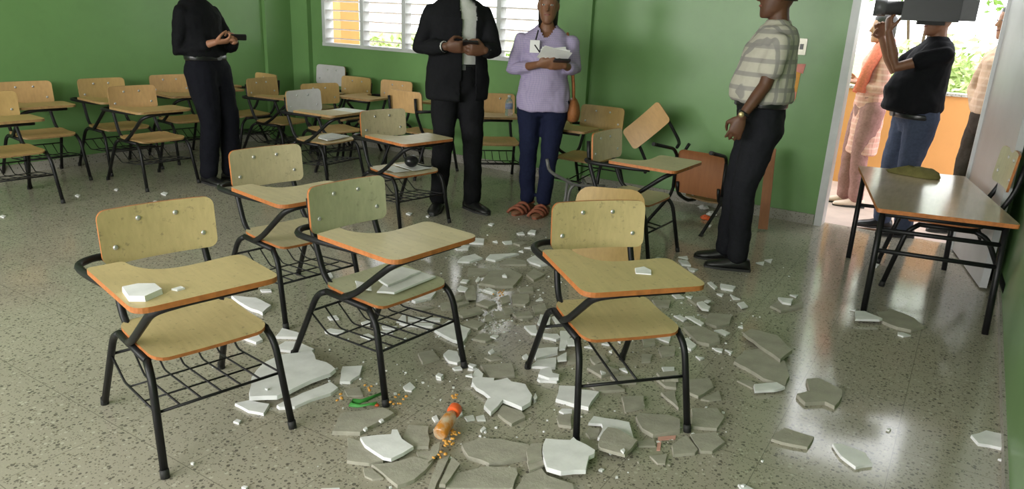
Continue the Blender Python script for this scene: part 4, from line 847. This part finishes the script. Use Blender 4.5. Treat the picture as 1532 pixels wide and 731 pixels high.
mb = MB(); mb.tube([V(-.015, .27, 1.25), V(-.055, .262, 1.30)], .005, 6); pe = mb.obj('pen', 'gadget_black'); pe.matrix_world = pC.matrix_basis.copy(); tag(pe, 'black pen held by the woman in lavender', 'pen')
ph = held('mobile_phone', 'black phone held under the papers by the woman in lavender', 'phone', pC, .145, .285, 1.195, (R(20), 0, R(12))); mb = MB(); mb.prism(round_poly([(-.06, -.03), (.06, -.03), (.06, .03), (-.06, .03)], .01, 3), 0, .012); mb.obj('case', 'gadget_black', ph)
bg_ = empty('shoulder_bag', at(pC, .262, -.02, .735)); bg_.rotation_euler = (0, 0, pC.rotation_euler[2]); tag(bg_, 'brown leather shoulder bag hanging at the side of the woman in lavender', 'bag')
mb = MB(); mb.rings([[Vector((w*math.cos(t_), d*math.sin(t_), z)) for t_ in [2*math.pi*q/16 for q in range(16)]] for z, w, d in ((0, .03, .07), (.012, .050, .105), (.07, .058, .115), (.13, .045, .10), (.165, .028, .075), (.18, .012, .05))]); mb.obj('bag_body', 'brown_leather', bg_)
mb = MB(); mb.tube([(0, .06, .15), (.012, .06, .30), (.04, .07, .48), (.068, .06, .60), (.083, .0, .662), (.07, -.08, .60), (.04, -.085, .45), (.01, -.07, .28), (0, -.06, .15)], .0105, 8, bend=.05); mb.obj('bag_strap', 'brown_leather', bg_)
# man in plaid shirt, seen from the side
pD = person('man in short sleeved plaid shirt and charcoal trousers standing with his arm hanging', (1100, 398), R(-80), 1.03, [(-.075, -.09, R(-88)), (.005, .07, R(-86))],
    [(1, (.10, -.24, 1.16), (.06, -.24, .95), (-.2, 0, -1), (.3, 1, 0), (-1, 0, 0), .5), (-1, (.02, .215, 1.175), (-.085, .265, .99), (-.25, .05, -1), (.5, -1, 0), (-1, .1, 0), .6)],
    'skin_dark', 'plaid_cream', 'charcoal', 'shoe_black', .66, belt='gadget_black', hem=1.03, torso_w=1.08, belly=.035, hipoff=(.03, 0), trouser_r=1.1, puff=.022)
wt = MB(); c = V(-.085, .265, .99); e_ = V(-.08, .26, 1.0); dd = (V(-.085, .265, .99)-V(.02, .215, 1.175)).normalized()
wt.tube([c-dd*.03, c-dd*.012], .034, 14); wo = wt.obj('watch_strap', 'gadget_black', pD); wt = MB(); wt.ellipsoid(c-dd*.02+V(-.012, .030, .0), .017, .012, .017, 12, 6); wt.obj('watch_face', 'gold', wo)
# cameraman in the doorway
pE = person('cameraman in black t-shirt and blue jeans standing in the doorway', (-.30, 6.22, 0), R(-66), .99, [(-.14, -.08, R(-75)), (.02, .10, R(-70))],
    [(1, (-.28, -.16, 1.22), (-.39, -.1, 1.45), (-.3, .3, 1), (.2, .3, .2), (-1, .4, 0), .8), (-1, (-.245, .20, 1.255), (-.335, .20, 1.50), (-.15, -.2, 1), (.4, -.6, .1), (.5, .7, 0), .9)],
    'skin_brown', 'black_cloth', 'blue_jeans', 'shoe_black', .52, belt='gadget_black', hem=.945, tuck=True, belt_z=.925, belly=.075, torso_w=1.16, hips=1.12, hipoff=(-.05, 0), lean=(.02, 0), trouser_r=1.15, puff=.012)
vc = held('video_camera', 'black shoulder video camera carried by the cameraman', 'camera', pE, -.12, .16, 1.60); vc.rotation_euler[2] += R(6)
mb = MB(); mb.box(-.20, .16, -.06, .06, -.02, .16); mb.obj('camera_body', 'gadget_black', vc)
mb = MB(); mb.tube([(.16, 0, .06), (.26, 0, .06), (.262, 0, .06), (.34, 0, .06)], [.048, .048, .058, .06], 18); ln = mb.obj('lens', 'gadget_grey', vc); mb = MB(); mb.tube([(.3405, 0, .06), (.342, 0, .06)], .05, 18); mb.obj('front_glass', 'glass_dark', ln)
mb = MB(); mb.tube([(.12, 0, .16), (.12, 0, .215), (-.1, 0, .215), (-.1, 0, .16)], .014, 8, bend=.03); mb.obj('carry_handle', 'gadget_black', vc)
mb = MB(); mb.box(.06, .17, -.16, -.08, .02, .08); mb.tube([(.1, -.06, .05), (.1, -.1, .05)], .012, 8); mb.obj('viewfinder', 'gadget_black', vc)
mb = MB(); mb.box(-.30, -.20, -.05, .05, -.01, .13); mb.obj('battery', 'gadget_grey', vc)
mb = MB(); mb.box(-.12, .05, -.05, .05, -.045, -.02); mb.obj('shoulder_pad', 'rubber', vc)
# woman in pink outside
pF = person('woman in pink printed tunic and coral scarf standing on the walkway outside', (-.77, 7.05, -.02), R(-70), .95, [(-.07, -.05, R(-85)), (.03, .06, R(-80))],
    [(1, (.02, -.18, 1.06), (-.15, -.06, 1.10), (-1, .3, .1), (0, 0, 1), (0, 1, .3), .7), (-1, (.06, .20, 1.04), (-.12, .12, 1.09), (-1, -.1, .15), (0, 0, 1), (0, -1, .3), .7)],
    'skin_light', 'pink_print', 'mauve_cloth', 'shoe_pale', 1.5, hem=.50, tuck=False, hips=1.0, torso_w=.95, hair_long=True, trouser_r=1.15)
sf = MB(); sf.tube([V(-.10, .16, 1.02), V(-.07, .17, 1.2), V(.0, .15, 1.38), (V(.05, .0, 1.43)), V(.0, -.12, 1.36), V(-.08, -.02, 1.15), V(-.11, .02, 1.0)], [.05, .045, .05, .06, .05, .045, .05], 10); sf.obj('scarf', 'coral_scarf', pF)
# man in tan plaid behind the door leaf
pG = person('man in tan plaid shirt and dark trousers standing outside behind the open door', (.12, 6.62, -.02), R(-60), 1.0, [(-.08, .0, R(-60)), (.08, .06, R(-60))],
    [(1, (-.15, -.2, 1.12), (-.08, .0, .92), (0, .2, -1), (1, 0, 0), (0, 1, 0), .6), (-1, (.18, .2, 1.14), (.1, .25, .93), (-.1, .1, -1), (-1, 0, 0), (-.5, .8, 0), .6)],
    'skin_tan', 'plaid_tan', 'dark_brown_cloth', 'shoe_black', 1.7, hem=.95, tuck=False, torso_w=1.0)
